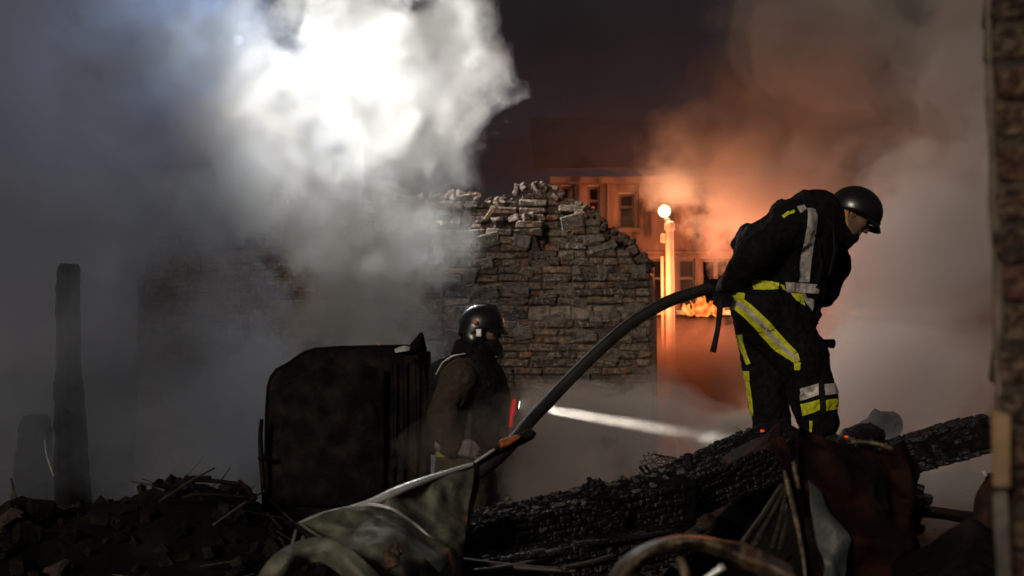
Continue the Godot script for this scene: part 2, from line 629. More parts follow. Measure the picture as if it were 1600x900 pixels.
func prism(b: Mb, poly: PackedVector2Array, z0: float, z1: float) -> void:
	var t := Geometry2D.triangulate_polygon(poly)
	var area := 0.0
	for i in poly.size(): area += poly[i].cross(poly[(i + 1) % poly.size()])
	for i in range(0, t.size(), 3):
		var a := poly[t[i]]; var q := poly[t[i + 1]]; var r := poly[t[i + 2]]
		if (q - a).cross(r - a) > 0.0:
			var s := q; q = r; r = s
		b.face([Vector3(a.x, a.y, z1), Vector3(q.x, q.y, z1), Vector3(r.x, r.y, z1)])
		b.face([Vector3(a.x, a.y, z0), Vector3(r.x, r.y, z0), Vector3(q.x, q.y, z0)])
	for i in poly.size():
		var a := poly[i]
		var q := poly[(i + 1) % poly.size()]
		var ring := [Vector3(a.x, a.y, z0), Vector3(q.x, q.y, z0), Vector3(q.x, q.y, z1), Vector3(a.x, a.y, z1)]
		if area > 0.0: ring.reverse()
		b.face(ring)

func along(profile: Array, x: float) -> float:
	if x <= profile[0].x: return profile[0].y
	for i in profile.size() - 1:
		if x <= profile[i + 1].x:
			return lerpf(profile[i].y, profile[i + 1].y, (x - profile[i].x) / maxf(profile[i + 1].x - profile[i].x, 1e-6))
	return profile[-1].y

func brick_wall() -> void:
	var right := at(1022, 570, 10.6)
	var left := at(215, 570, 11.5)
	var dir := (right - left) * Vector3(1, 0, 1)
	var length := dir.length()
	dir = dir.normalized()
	var turn := atan2(-dir.z, dir.x)
	var base := Vector3(left.x, 0, left.z)
	var w := thing("ruined_brick_wall", "ruined brick wall with a broken, stepped top behind the helmeted man with the torch", "wall", base, turn)
	var back := Transform3D(Basis(Vector3.UP, turn), base).affine_inverse()
	var on_wall := func(px: float, py: float) -> Vector2:
		var q: Vector3 = back * at(px, py, 1.0)
		var e: Vector3 = back * EYE
		var s := e + (q - e) * (e.z / (e.z - q.z))
		return Vector2(s.x, s.y)
	var top := []
	for p in [[215, 400], [300, 330], [420, 300], [560, 305], [700, 300], [716, 297], [740, 303], [762, 309], [800, 301], [801, 289], [852, 289], [866, 298], [882, 313], [904, 317], [922, 330], [936, 340], [946, 356], [964, 366], [984, 376], [992, 392], [1008, 402], [1016, 412], [1022, 470]]:
		top.append(on_wall.call(p[0], p[1]))
	var front := []
	for p in [[215, 420], [420, 362], [560, 352], [690, 350], [756, 346], [833, 340], [840, 368], [852, 390], [868, 404], [880, 396], [884, 360], [888, 322], [904, 320], [922, 333], [936, 343], [946, 359], [964, 369], [984, 379], [992, 395], [1008, 405], [1016, 415], [1022, 470]]:
		front.append(on_wall.call(p[0], p[1]))
	for layer in 2:
		var line: Array = front if layer == 0 else top
		var poly := PackedVector2Array([Vector2(0, -0.2)])
		for q in line: poly.append(q - Vector2(0, 0.1))
		poly.append(Vector2(length, -0.2))
		var b := Mb.new()
		prism(b, poly, -0.13 if layer == 0 else -0.34, -0.022 if layer == 0 else -0.165)
		obj("mortar", b.mesh(false), M.mortar, w)
	var shapes := []
	for i in 7:
		var b := Mb.new()
		b.box(Vector3.ZERO, Vector3(0.25, 0.06, 0.11), Basis(), 0.011, rng, 0.011)
		shapes.append(b.mesh(false))
	var half := []
	for i in 4:
		var b := Mb.new()
		b.box(Vector3.ZERO, Vector3(0.12, 0.06, 0.11), Basis(), 0.011, rng, 0.010)
		half.append(b.mesh(false))
	var blocks := []
	for i in 4:
		var b := Mb.new()
		b.box(Vector3.ZERO, Vector3(0.185, 0.128, 0.11), Basis(), 0.012, rng, 0.011)
		blocks.append(b.mesh(false))
	var list := []
	var block_lo: Vector2 = on_wall.call(822, 500)
	var block_row := int(block_lo.y / 0.069)
	for layer in 2:
		var line: Array = front if layer == 0 else top
		var z := -0.055 if layer == 0 else -0.178
		for row in 50:
			var y := row * 0.069 + 0.0345
			if layer == 1 and y < 1.6: continue
			var x := -0.02 - (0.13 if row % 2 else 0.0) + rng.randf_range(-.02, .02)
			var headers := row % 6 == 3
			while x < length:
				var l := 0.12 if headers or rng.randf() < 0.18 else 0.25
				var in_block := layer == 0 and (row == block_row or row == block_row + 1) and x > block_lo.x and x < length - 0.25
				if in_block:
					if row == block_row:
						list.append([Vector3(x + 0.0925, y + 0.0345, z + rng.randf_range(-.012, .006)), 2, rng.randf_range(-.02, .02)])
					x += 0.195
					continue
				if x + l > length - 0.12: l = length - x - rng.randf_range(0.0, 0.014)
				if l < 0.05: break
				if x < 0.0:
					l += x - 0.002
					x = 0.002
				if l < 0.05:
					x += l + 0.011
					continue
				var cx := x + l * 0.5
				var limit := along(line, cx) + rng.randf_range(-0.03, 0.03)
				if y + 0.03 < limit and not (rng.randf() < 0.02):
					var loose := 0.12 if limit - y < 0.1 else 0.012
					var out := rng.randf_range(-0.010, 0.014) if layer == 0 else rng.randf_range(-0.05, 0.03)
					if rng.randf() < 0.05: out -= 0.03
					list.append([Vector3(cx, y + rng.randf_range(-.003, .003), z + out), 1 if l < 0.2 else 0, rng.randf_range(-loose, loose)])
				x += l + 0.011
	for q in list:                                    # how large and open it shows in the photograph
		var s: Vector3 = q[0]
		var hidden := 10.0 if s.y < 1.15 else 0.0
		q.append(hidden + absf(s.x - length * 0.83) * 0.8 + (0.0 if s.y > 1.3 else 1.0))
	list.sort_custom(func(a, b): return a[3] < b[3])
	var rest := Mb.new()
	for i in list.size():
		var q: Array = list[i]
		var kind: int = q[1]
		var basis := Basis.from_euler(Vector3(rng.randf_range(-.02, .02), q[2] * 0.5, q[2]))
		if i < 300:
			var set_: Array = [shapes, half, blocks][kind]
			var tone := rng.randi() % 8
			if rng.randf() < 0.3: tone = [3, 5, 7][rng.randi() % 3]
			var o := obj("brick", set_[rng.randi() % set_.size()], M.block if kind == 2 else M["brick_%d" % tone], w)
			o.transform = Transform3D(basis, q[0])
		else:
			rest.box(q[0], [Vector3(.25, .065, .11), Vector3(.12, .065, .11), Vector3(.185, .14, .11)][kind], basis, 0.006, rng, 0.005)
	var o := obj("brickwork", rest.mesh(false), M.brick_3, w)
	tag(o, "", "", "", "stuff")
	# smears of old mortar over the face, and crumbs lying on the broken top
	var smear := Mb.new()
	for i in 90:
		var sx := rng.randf_range(length * 0.45, length - 0.1)
		var sy := rng.randf_range(1.0, along(front, sx) - 0.12)
		smear.box(Vector3(sx, sy, 0.004), Vector3(rng.randf_range(.06, .26), rng.randf_range(.03, .13), 0.022), Basis(Vector3.BACK, rng.randf_range(-.3, .3)), 0.008, rng, 0.014)
	tag(obj("mortar_smears", smear.mesh(false), M.smear, w), "", "", "", "stuff")
	var crumbs := Mb.new()
	for i in 260:
		var layer2: bool = rng.randf() < 0.4
		var sx := rng.randf_range(length * 0.4, length - 0.03)
		var sy := along(front if layer2 else top, sx) + rng.randf_range(-.05, .015)
		var s := rng.randf_range(.02, .07)
		crumbs.box(Vector3(sx, sy, rng.randf_range(-.12, -.02) if layer2 else rng.randf_range(-.28, -.12)), Vector3(s * rng.randf_range(.8, 1.8), s, s * rng.randf_range(.7, 1.3)), Basis.from_euler(Vector3(rng.randf() * 3, rng.randf() * 3, rng.randf() * 3)), s * .12, rng, s * .2)
	tag(obj("brick_crumbs", crumbs.mesh(false), M.brick_3, w), "", "", "", "stuff")
	# a plank stub caught in the broken top
	var b := Mb.new()
	b.box(Vector3.ZERO, Vector3(0.03, 0.15, 0.03), Basis(), 0.004, rng, 0.008)
	var sp := obj("splinter", b.mesh(false), M.wood, w)
	var at_ := on_wall.call(766, 333) as Vector2
	sp.position = Vector3(at_.x, at_.y, 0.0)
	sp.rotation = Vector3(-.2, 0, -.5)

func pillar() -> void:
	var turn := -atan(0.4) + 0.03
	var edge := at(1562, 570, 2.25)
	var base := Vector3(edge.x, 0, edge.z)
	var w := thing("brick_pillar", "rough red brick pillar edge standing close at the side of the view", "pillar", base, turn)
	var m := Mb.new()
	m.box(Vector3(0.26, 1.3, -0.18), Vector3(0.506, 2.6, 0.35))
	obj("mortar", m.mesh(false), M.mortar, w)
	var shapes := []
	for kind in 2:
		for i in 5:
			var b := Mb.new()
			b.box(Vector3.ZERO, Vector3([0.25, 0.12][kind], 0.064, 0.12), Basis(), 0.008, rng, 0.006)
			shapes.append(b.mesh(false))
	for row in 34:
		var y := row * 0.0755 + 0.0375
		var x := rng.randf_range(-0.008, 0.008)
		var k := row % 2
		while x < 0.5:
			var l: float = [0.25, 0.12][k]
			for z in [-0.055, -0.30]:
				if z < -0.2 and rng.randf() < 0.3: continue
				var o := obj("brick", shapes[k * 5 + rng.randi() % 5], M["pillar_%d" % (rng.randi() % 4)], w)
				o.position = Vector3(x + l * 0.5, y, z + rng.randf_range(-.01, .01))
				o.rotation = Vector3(rng.randf_range(-.03, .03), rng.randf_range(-.04, .04), rng.randf_range(-.015, .015))
			x += l + 0.012
			k = 1 - k if x < 0.3 else 0
	m = Mb.new()
	var pts := []
	var rad := []
	for i in 27:
		pts.append(Vector3(0.0 + rng.randf_range(-.006, .004), i * 0.1, -0.004 + rng.randf_range(-.004, .004)))
		rad.append(Vector2(rng.randf_range(.005, .011), rng.randf_range(.005, .012)))
	m.tube(pts, rad, 6, Vector3.BACK)
	obj("plaster_edge", m.mesh(false), M.block, w)
	# boards against it
	var b := Mb.new()
	b.box(Vector3.ZERO, Vector3(0.03, 0.135, 0.05), Basis(), 0.004, rng, 0.004)
	var o := tag(obj("wood_block", b.mesh(false), M.wood), "pale tan block of wood fixed against the brick pillar", "wood block") as Node3D
	o.position = at(1566, 703, 2.16)
	o.rotation.y = turn
	b = Mb.new()
	b.box(Vector3.ZERO, Vector3(0.022, 1.1, 0.03), Basis(), 0.003, rng, 0.006)
	o = tag(obj("plank", b.mesh(false), M.grey_wood), "weathered grey plank leaning upright below the tan wood block", "plank") as Node3D
	o.position = at(1572, 765, 2.14) + Vector3(0.005, -0.55, 0)
	o.rotation = Vector3(0.02, turn, 0.03)

func opening(parent: Node3D, wall: CSGBox3D, x0: float, x1: float, y0: float, y1: float) -> void:
	var cut := CSGBox3D.new()
	cut.operation = CSGShape3D.OPERATION_SUBTRACTION
	cut.size = Vector3(x1 - x0, y1 - y0, 1.0)
	wall.add_child(cut)
	cut.position = Vector3((x0 + x1) / 2, (y0 + y1) / 2, 0) - wall.position

func building() -> void:
	var d := 16.0
	var mid := at(1150, 570, d)
	var h := thing("burning_building", "plastered building on fire behind the street lamp, its windows blackened and glowing", "building", Vector3(mid.x, 0, mid.z))
	var s := d / PX
	var X := func(px: float) -> float: return at(px, 500, d).x - mid.x
	var Y := func(py: float) -> float: return at(1000, py, d).y
	var wall := CSGBox3D.new()
	wall.name = "wall"
	var top: float = Y.call(280)
	var x0: float = X.call(858)
	var x1: float = X.call(1720)
	wall.size = Vector3(x1 - x0, top + 0.3, 0.35)
	wall.position = Vector3((x0 + x1) / 2, (top - 0.3) / 2, 0)
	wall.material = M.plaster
	var wins := [[876, 892, 290, 346, 0], [918, 938, 290, 352, 0], [966, 992, 302, 358, 0], [1018, 1047, 404, 486, 1], [1058, 1086, 404, 486, 1], [1094, 1142, 404, 486, 2], [1210, 1250, 404, 486, 1], [1330, 1370, 404, 486, 1]]
	for q in wins: opening(h, wall, X.call(q[0]), X.call(q[1]), Y.call(q[3]), Y.call(q[2]))
	h.add_child(wall)
	for q in wins:
		var a: float = X.call(q[0]); var b_: float = X.call(q[1]); var lo: float = Y.call(q[3]); var hi: float = Y.call(q[2])
		var cx := (a + b_) / 2; var cy := (lo + hi) / 2
		var b := Mb.new()
		var t := 0.035
		b.box(Vector3(a + t / 2, cy, 0.08), Vector3(t, hi - lo, 0.06))
		b.box(Vector3(b_ - t / 2, cy, 0.08), Vector3(t, hi - lo, 0.06))
		b.box(Vector3(cx, hi - t / 2, 0.08), Vector3(b_ - a - 2 * t, t, 0.06))
		b.box(Vector3(cx, lo + t / 2, 0.08), Vector3(b_ - a - 2 * t, t, 0.06))
		if q[4] == 2 or q[0] > 1200: b.box(Vector3(cx, cy, 0.08), Vector3(0.05, hi - lo - 2 * t, 0.058))
		else: b.box(Vector3(cx, lo + (hi - lo) * 0.62, 0.08), Vector3(b_ - a - 2 * t, 0.03, 0.058))
		var f := obj("window", b.mesh(false), M.window_frame, h)
		if q[4] != 2:
			b = Mb.new()
			b.box(Vector3(cx, cy, 0.065), Vector3(b_ - a - 2 * t, hi - lo - 2 * t, 0.004))
			obj("pane", b.mesh(false), M.glass, f)
		b = Mb.new()
		b.box(Vector3(cx, lo - 0.03, 0.22), Vector3(b_ - a + 0.12, 0.06, 0.1), Basis(), 0.006)
		obj("sill", b.mesh(false), M.lamp_paint if q[4] else M.plaster, f)
	# pale upright ribs between the upper windows and a cornice under the roof
	for px in [900, 950, 1000]:
		var b := Mb.new()
		b.box(Vector3(X.call(px), (Y.call(283) + Y.call(362)) / 2, 0.205), Vector3(0.055, Y.call(283) - Y.call(362), 0.06), Basis(), 0.008)
		obj("rib", b.mesh(false), M.plaster, h)
	var b := Mb.new()
	b.box(Vector3((x0 + x1) / 2, top - 0.03, 0.25), Vector3(x1 - x0, 0.09, 0.15), Basis(), 0.01)
	obj("cornice", b.mesh(false), M.plaster, h)
	b = Mb.new()
	b.box(Vector3((x0 + x1) / 2, Y.call(396), 0.2), Vector3(x1 - x0, 0.05, 0.05), Basis(), 0.01)
	obj("ledge", b.mesh(false), M.plaster, h)
	# roof of long sheets, each overlapping the next
	var rise := 1.15
	var deep := 2.6
	var roof := Node3D.new()
	roof.name = "roof"
	h.add_child(roof)
	var x := x0 - 0.2
	var k := 0
	while x < x1 + 0.2:
		b = Mb.new()
		var tilt := atan2(rise, deep)
		b.box(Vector3.ZERO, Vector3(0.62, 0.03, Vector2(rise, deep).length()), Basis(), 0.004, rng, 0.006)
		var o := obj("roof_sheet", b.mesh(false), M.roofing, roof)
		o.position = Vector3(x + 0.3, top + 0.1 + rise / 2 + (0.012 if k % 2 else 0.0), 0.35 - deep / 2)
		o.rotation.x = tilt
		x += 0.6
		k += 1
	b = Mb.new()
	b.box(Vector3((x0 + x1) / 2, top + 0.1 + rise, 0.35 - deep), Vector3(x1 - x0 + 0.4, 0.1, 0.16), Basis(), 0.02)
	obj("ridge", b.mesh(false), M.roofing, roof)
	# the burnt room behind
	b = Mb.new()
	b.box(Vector3((x0 + x1) / 2, 1.6, -3.2), Vector3(x1 - x0, 4.2, 0.1))
	b.box(Vector3((x0 + x1) / 2, top - 0.05, -1.7), Vector3(x1 - x0, 0.1, 2.9))
	b.box(Vector3(x0 + 0.06, 1.6, -1.7), Vector3(0.1, 3.9, 2.85))
	b.box(Vector3(x1 - 0.06, 1.6, -1.7), Vector3(0.1, 3.9, 2.85))
	b.box(Vector3((X.call(1090)), 1.6, -1.7), Vector3(0.1, 3.9, 2.85))
	obj("inner_walls", b.mesh(false), M.soot, h)
	flame(at(1112, 492, d + 0.25), 0.2, 0.34, "orange flames filling the right half of the burning room's window")
	flame(at(1094, 490, d + 0.25), 0.07, 0.62, "thin tall tongue of flame at the window's left jamb")
	flame(at(1098, 490, d - 0.3), 0.24, 0.26, "low row of flames along the burning window's sill")
	lamp(h, Vector3(X.call(1115), Y.call(455), -1.0), Color(1, 0.4, 0.16), 3.0, 0.3, "fire_light")

func flame(base: Vector3, width: float, tall: float, label: String) -> void:
	var f := Field.new(base + Vector3(-width * 1.3, -0.1, -0.25), base + Vector3(width * 1.3, tall * 1.25, 0.25), 0.015)
	var r := RandomNumberGenerator.new()
	r.seed = label.hash()
	for i in int(8 + width * 60):
		var x := r.randf_range(-width, width)
		var y := tall * r.randf_range(0.4, 1.0) * (1.0 - absf(x) / width * 0.5)
		var a := base + Vector3(x, 0, r.randf_range(-.08, .08))
		var m := a + Vector3(r.randf_range(-.05, .05), y * 0.5, 0)
		f.limb(a, m, 0.03, 0.024, 0.02)
		f.limb(m, m + Vector3(r.randf_range(-.06, .06), y * 0.5, 0), 0.024, 0.004, 0.02)
	var n := FastNoiseLite.new()
	n.frequency = 6.0
	n.seed = 3
	f.rough(n, 0.02, Vector3(1, 0.6, 1))
	var o := obj("flame", f.surface().mesh(), M.flame)
	tag(o, label, "flame")

func street_lamp() -> void:
	var d := 14.0
	var g := at(1048, 570, d)
	var globe := at(1040, 328, d)
	var l := thing("street_lamp", "lit street lamp with a round white globe on a pale pole", "street lamp", Vector3(g.x, 0, g.z))
	var t: float = at(1048, 344, d).y
	var b := Mb.new()
	b.lathe([Vector2(0.0, -0.1), Vector2(0.095, -0.1), Vector2(0.09, 0.5), Vector2(0.062, 0.56), Vector2(0.046, t - 0.12), Vector2(0.046, t - 0.11), Vector2(0.06, t - 0.1), Vector2(0.06, t - 0.03), Vector2(0.04, t), Vector2(0, t)], Vector3.ZERO, Basis(), 18)
	obj("pole", b.mesh(), M.lamp_paint, l)
	b = Mb.new()
	var q := globe - l.position
	b.tube([Vector3(0, t - 0.01, 0), Vector3(-0.01, t + 0.015, 0), Vector3(q.x, t + 0.03, 0)], 0.02, 8)
	obj("bracket", b.mesh(), M.lamp_paint, l)
	b = Mb.new()
	b.box(Vector3(-0.075, at(1036, 371, d).y, 0.0), Vector3(0.06, 0.1, 0.07), Basis(), 0.012)
	obj("control_box", b.mesh(false), M.lamp_paint, l)
	var sph := SphereMesh.new()
	sph.radius = 0.07
	sph.height = 0.14
	var o := obj("globe", sph, M.lamp_globe, l)
	o.position = Vector3(q.x, q.y, 0)
	lamp(l, o.position, Color(1.0, 0.76, 0.56), 0.9, 0.07)
	# thin cable pipe beside the pole
	b = Mb.new()
	b.tube([Vector3(-0.085, 0, 0.0), Vector3(-0.085, at(1037, 400, d).y, 0.0)], 0.018, 8)
	obj("pipe", b.mesh(), M.lamp_paint, l)

func flood_tower(px: float, py: float, d: float, energy: float, tone: Color, label: String, heads: int, aim := 0.5) -> void:
	var q := at(px, py, d)
	var t := thing("floodlight_tower", label, "floodlight", Vector3(q.x, 0, q.z))
	var b := Mb.new()
	b.tube([Vector3(0, -0.1, -0.12), Vector3(0, q.y + 0.2, -0.12)], 0.04, 10)
	obj("mast", b.mesh(), M.wire, t)
	for k in 3:
		var a := TAU * k / 3.0
		b = Mb.new()
		b.tube([Vector3(0, 0.6, -0.12), Vector3(cos(a) * 0.6, 0, sin(a) * 0.6 - 0.12)], 0.02, 6)
		obj("leg", b.mesh(), M.wire, t)
	for k in heads:
		var x := (k - (heads - 1) / 2.0) * 0.3
		b = Mb.new()
		b.box(Vector3(x, q.y, -0.05), Vector3(0.24, 0.18, 0.08), Basis(), 0.01)
		var head := obj("lamp_head", b.mesh(false), M.burnt_steel, t)
		b = Mb.new()
		b.lathe([Vector2(0, -0.004), Vector2(0.05, -0.004), Vector2(0.046, 0.012), Vector2(0.03, 0.02), Vector2(0, 0.024)], Vector3(x, q.y, -0.008), Basis(Vector3.RIGHT, PI / 2), 18)
		obj("lamp_face", b.mesh(), M.flood_lamp, head)
		var l := SpotLight3D.new()
		l.name = "flood_light"
		l.light_color = tone
		l.light_energy = energy / heads
		l.light_size = 0.25
		l.spot_angle = 72.0
		l.spot_angle_attenuation = 0.6
		l.spot_range = 60.0
		l.spot_attenuation = 2.0
		l.shadow_enabled = true
		t.add_child(l, true)
		l.position = Vector3(x, q.y, 0.04)
		l.basis = Basis.looking_at(Vector3(aim, -0.28, 1))
# ---------------------------------------------------------------- things lying about
func beam(label: String, a: Vector3, b: Vector3, w: float, hgt: float, roll: float, block: float, ash := false, category := "charred beam") -> void:
	var t := thing("charred_beam", label, category, (a + b) / 2)
	var d := (b - a).normalized()
	var side := d.cross(Vector3.UP).normalized().rotated(d, roll)
	var up := side.cross(d)
	var l := (b - a).length()
	var core := Mb.new()
	core.box(Vector3.ZERO, Vector3(l, hgt - 0.02, w - 0.02), Basis(d, up, side), 0.02, rng, 0.015)
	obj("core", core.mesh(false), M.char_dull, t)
	var m := Mb.new()
	for f in 4:
		var across: Vector3 = [side, up, side, up][f]
		var out: Vector3 = [up, side, -up, -side][f]
		var wide: float = [w, hgt, w, hgt][f]
		var far: float = [hgt, w, hgt, w][f] / 2
		var nw := int(ceil(wide / (block * 0.8)))
		for j in nw:
			var x := -l * 0.5 + rng.randf_range(0.0, block)
			while x < l * 0.5 - block * 0.4:
				var bl := block * rng.randf_range(0.5, 1.7)
				var mid := x + bl * 0.5
				x += bl
				if rng.randf() < 0.1: continue
				var e := 1.0 - 0.4 * pow(absf(2.0 * mid / l), 8.0)
				var q := d * mid + across * ((j + 0.5) / nw - 0.5) * wide * e
				q += across * rng.randf_range(-.12, .12) * block
				q += out * (far * e - 0.013 + rng.randf_range(-.007, .005))
				m.box(q, Vector3(bl * rng.randf_range(.84, .96), rng.randf_range(.018, .03), wide / nw * rng.randf_range(.72, 1.0)), Basis(d, out, d.cross(out)).rotated(out, rng.randf_range(-.09, .09)), block * 0.14, rng, block * 0.08)
	tag(obj("char_crust", m.mesh(false), M.char, t), "", "", "", "stuff")
	if ash:
		m = Mb.new()
		for i in int(l / 0.035):
			var q := d * ((i + 0.5) * 0.035 - l / 2) + up * (hgt / 2 + 0.006) + side * rng.randf_range(-.5, .5) * w
			m.box(q, Vector3(rng.randf_range(.02, .05), 0.012, rng.randf_range(.015, .04)), Basis(d, up, side).rotated(up, rng.randf() * 2), 0.004, rng, 0.006)
		tag(obj("ash_flakes", m.mesh(false), M.ash, t), "", "", "", "stuff")

func sheet_of(rows: Array, nx: int, ny: int, crumple: float, sd: int, freq := 2.5) -> Array:
	# rows: polylines of [px, py, depth]; gives a grid of points in the world, crumpled
	var n := FastNoiseLite.new()
	n.seed = sd
	n.frequency = freq
	n.fractal_type = FastNoiseLite.FRACTAL_RIDGED
	n.fractal_octaves = 2
	var lines := []
	for r in rows:
		var pts := []
		for q in r: pts.append(at(q[0], q[1], q[2]))
		lines.append(pts)
	var pick := func(pts: Array, t: float) -> Vector3:
		var u := t * (pts.size() - 1)
		var i := mini(int(u), pts.size() - 2)
		var p0: Vector3 = pts[maxi(i - 1, 0)]; var p1: Vector3 = pts[i]; var p2: Vector3 = pts[i + 1]; var p3: Vector3 = pts[mini(i + 2, pts.size() - 1)]
		return p1.cubic_interpolate(p2, p0, p3, u - i)
	var out := []
	for j in ny + 1:
		var v := float(j) / ny
		var row := []
		for i in nx + 1:
			var col := []
			for l in lines: col.append(pick.call(l, float(i) / nx))
			var q: Vector3 = pick.call(col, v) if col.size() > 1 else col[0]
			var k := n.get_noise_3dv(q)
			q += Vector3(0.2, 0.25, 1.0) * crumple * k
			row.append(q)
		out.append(row)
	return out

func panel(called: String, rows: Array, nx: int, ny: int, crumple: float, sd: int, thick: float, m: Material, parent: Node, origin: Vector3, freq := 2.5) -> MeshInstance3D:
	var g := sheet_of(rows, nx, ny, crumple, sd, freq)
	for r in g:
		for i in r.size(): r[i] -= origin
	var b := Mb.new()
	b.sheet(g, thick)
	return obj(called, b.mesh(), m, parent)

func bar(called: String, pts: Array, radii, m: Material, parent: Node, origin: Vector3, sides := 8, smooth := 4) -> MeshInstance3D:
	var c3 := Curve3D.new()
	for i in pts.size():
		var q := at(pts[i][0], pts[i][1], pts[i][2]) - origin
		var a: Vector3 = at(pts[maxi(i - 1, 0)][0], pts[maxi(i - 1, 0)][1], pts[maxi(i - 1, 0)][2]) - origin
		var z: Vector3 = at(pts[mini(i + 1, pts.size() - 1)][0], pts[mini(i + 1, pts.size() - 1)][1], pts[mini(i + 1, pts.size() - 1)][2]) - origin
		var tan_ := (z - a) / 6.0
		c3.add_point(q, -tan_, tan_)
	var line := []
	var rr := []
	for i in pts.size() - 1:
		for k in smooth:
			var t := float(k) / smooth
			line.append(c3.sample(i, t))
			rr.append(lerp(radii[i], radii[i + 1], t) if radii is Array else radii)
	line.append(c3.sample(pts.size() - 1, 0.0))
	rr.append(radii[-1] if radii is Array else radii)
	var b := Mb.new()
	b.tube(line, rr, sides)
	return obj(called, b.mesh(), m, parent)

func car_panel() -> void:
	var o := at(610, 860, 4.6)
	var t := thing("car_bonnet", "crumpled olive car bonnet with a bare rim made pale for its highlight, in front of the torch man", "car bonnet", o)
	panel("skin", [
		[[463, 820, 4.35], [500, 804, 4.4], [545, 794, 4.5], [578, 788, 4.55], [640, 758, 4.7], [700, 738, 4.85], [741, 726, 4.95]],
		[[472, 832, 4.3], [515, 826, 4.33], [555, 818, 4.38], [590, 808, 4.42], [640, 800, 4.62], [690, 790, 4.74], [735, 776, 4.85]],
		[[500, 848, 4.25], [540, 850, 4.24], [575, 848, 4.2], [610, 846, 4.22], [650, 842, 4.38], [690, 846, 4.52], [726, 830, 4.7]],
		[[545, 872, 4.2], [575, 876, 4.16], [605, 880, 4.12], [635, 882, 4.15], [665, 880, 4.25], [695, 872, 4.42], [722, 860, 4.6]],
		[[592, 900, 4.18], [610, 925, 4.15], [630, 930, 4.15], [650, 935, 4.2], [675, 930, 4.3], [700, 925, 4.4], [716, 915, 4.5]]], 42, 30, 0.05, 11, 0.004, M.olive_metal, t, o, 3.0)
	bar("rim", [[463, 820, 4.34], [500, 804, 4.39], [545, 794, 4.49], [580, 785, 4.54], [610, 772, 4.6], [650, 755, 4.7], [700, 738, 4.84], [741, 725, 4.94]], [Vector2(.006, .005), Vector2(.007, .006), Vector2(.011, .008), Vector2(.022, .014), Vector2(.03, .017), Vector2(.024, .014), Vector2(.014, .01), Vector2(.009, .008)], M.bare_metal, t, o, 10)  # floodlight highlight on the rim is put into its pale colour and swelling width
	bar("crease", [[575, 788, 4.5], [612, 795, 4.44], [650, 820, 4.5], [682, 845, 4.5], [716, 840, 4.66]], 0.006, M.bare_metal, t, o)
	bar("seam", [[464, 823, 4.31], [500, 846, 4.22], [545, 872, 4.15], [592, 902, 4.12]], Vector2(.012, .016), M.char_dull, t, o)
	bar("seam_edge", [[468, 818, 4.3], [505, 842, 4.2], [550, 867, 4.13], [598, 896, 4.1]], 0.004, M.olive_metal, t, o)
	bar("strut", [[742, 726, 4.95], [740, 760, 4.92], [728, 810, 4.8], [718, 850, 4.7], [700, 915, 4.6]], [.018, .022, .018, .025, .045], M.burnt_steel, t, o)
	bar("arm", [[738, 729, 4.93], [770, 708, 5.0], [800, 693, 5.05], [829, 678, 5.1]], [Vector2(.013, .012), Vector2(.02, .018), Vector2(.026, .024), Vector2(.026, .026)], M.burnt_steel, t, o)
	bar("arm_edge", [[742, 722, 4.9], [772, 703, 4.97]], [.006, .007], M.bare_metal, t, o)
	bar("marker_lamp", [[781, 694, 4.98], [792, 691, 4.99], [812, 682, 5.02]], [Vector2(.022, .018), Vector2(.024, .02), Vector2(.01, .01)], M.amber, t, o)
	bar("tip", [[826, 683, 5.08], [833, 674, 5.09]], [.02, .018], M.burnt_steel, t, o, 6)
	for s in [[463, 828, 452, 870], [474, 838, 470, 868]]:
		bar("bracket", [[s[0], s[1], 4.3], [s[2], s[3], 4.25]], 0.006, M.olive_metal, t, o)
	panel("inner_fold", [[[638, 850, 3.98], [662, 870, 3.98], [686, 895, 4.0]], [[652, 842, 4.0], [688, 868, 4.0], [700, 885, 4.05]]], 12, 4, 0.02, 3, 0.004, M.pale_paint, t, o, 4.0)
	b_clamp(t, o)
	var w := at(480, 880, 3.9)
	t = thing("car_wing", "arched olive car wing, lying below the crumpled bonnet", "car wing", w)
	panel("arch", [
		[[396, 915, 3.9], [425, 872, 3.95], [468, 846, 4.0], [512, 842, 4.0], [556, 866, 3.95], [606, 915, 3.9]],
		[[410, 925, 3.85], [440, 884, 3.9], [474, 862, 3.95], [508, 860, 3.95], [544, 880, 3.9], [585, 925, 3.85]],
		[[424, 940, 3.9], [452, 902, 3.95], [478, 882, 4.0], [502, 880, 4.0], [530, 896, 3.95], [564, 935, 3.9]]], 30, 8, 0.03, 5, 0.005, M.olive_metal, t, w, 4.0)

func b_clamp(t: Node, o: Vector3) -> void:
	var b := Mb.new()
	b.box(at(612, 870, 4.02) - o, Vector3(0.05, 0.07, 0.05), Basis(Vector3(0, 0, 1), 0.3), 0.01, rng, 0.01)
	b.box(at(618, 862, 4.0) - o, Vector3(0.03, 0.03, 0.04), Basis(Vector3(0, 0, 1), 0.5), 0.008, rng, 0.006)
	obj("catch", b.mesh(false), M.ochre_metal, t)

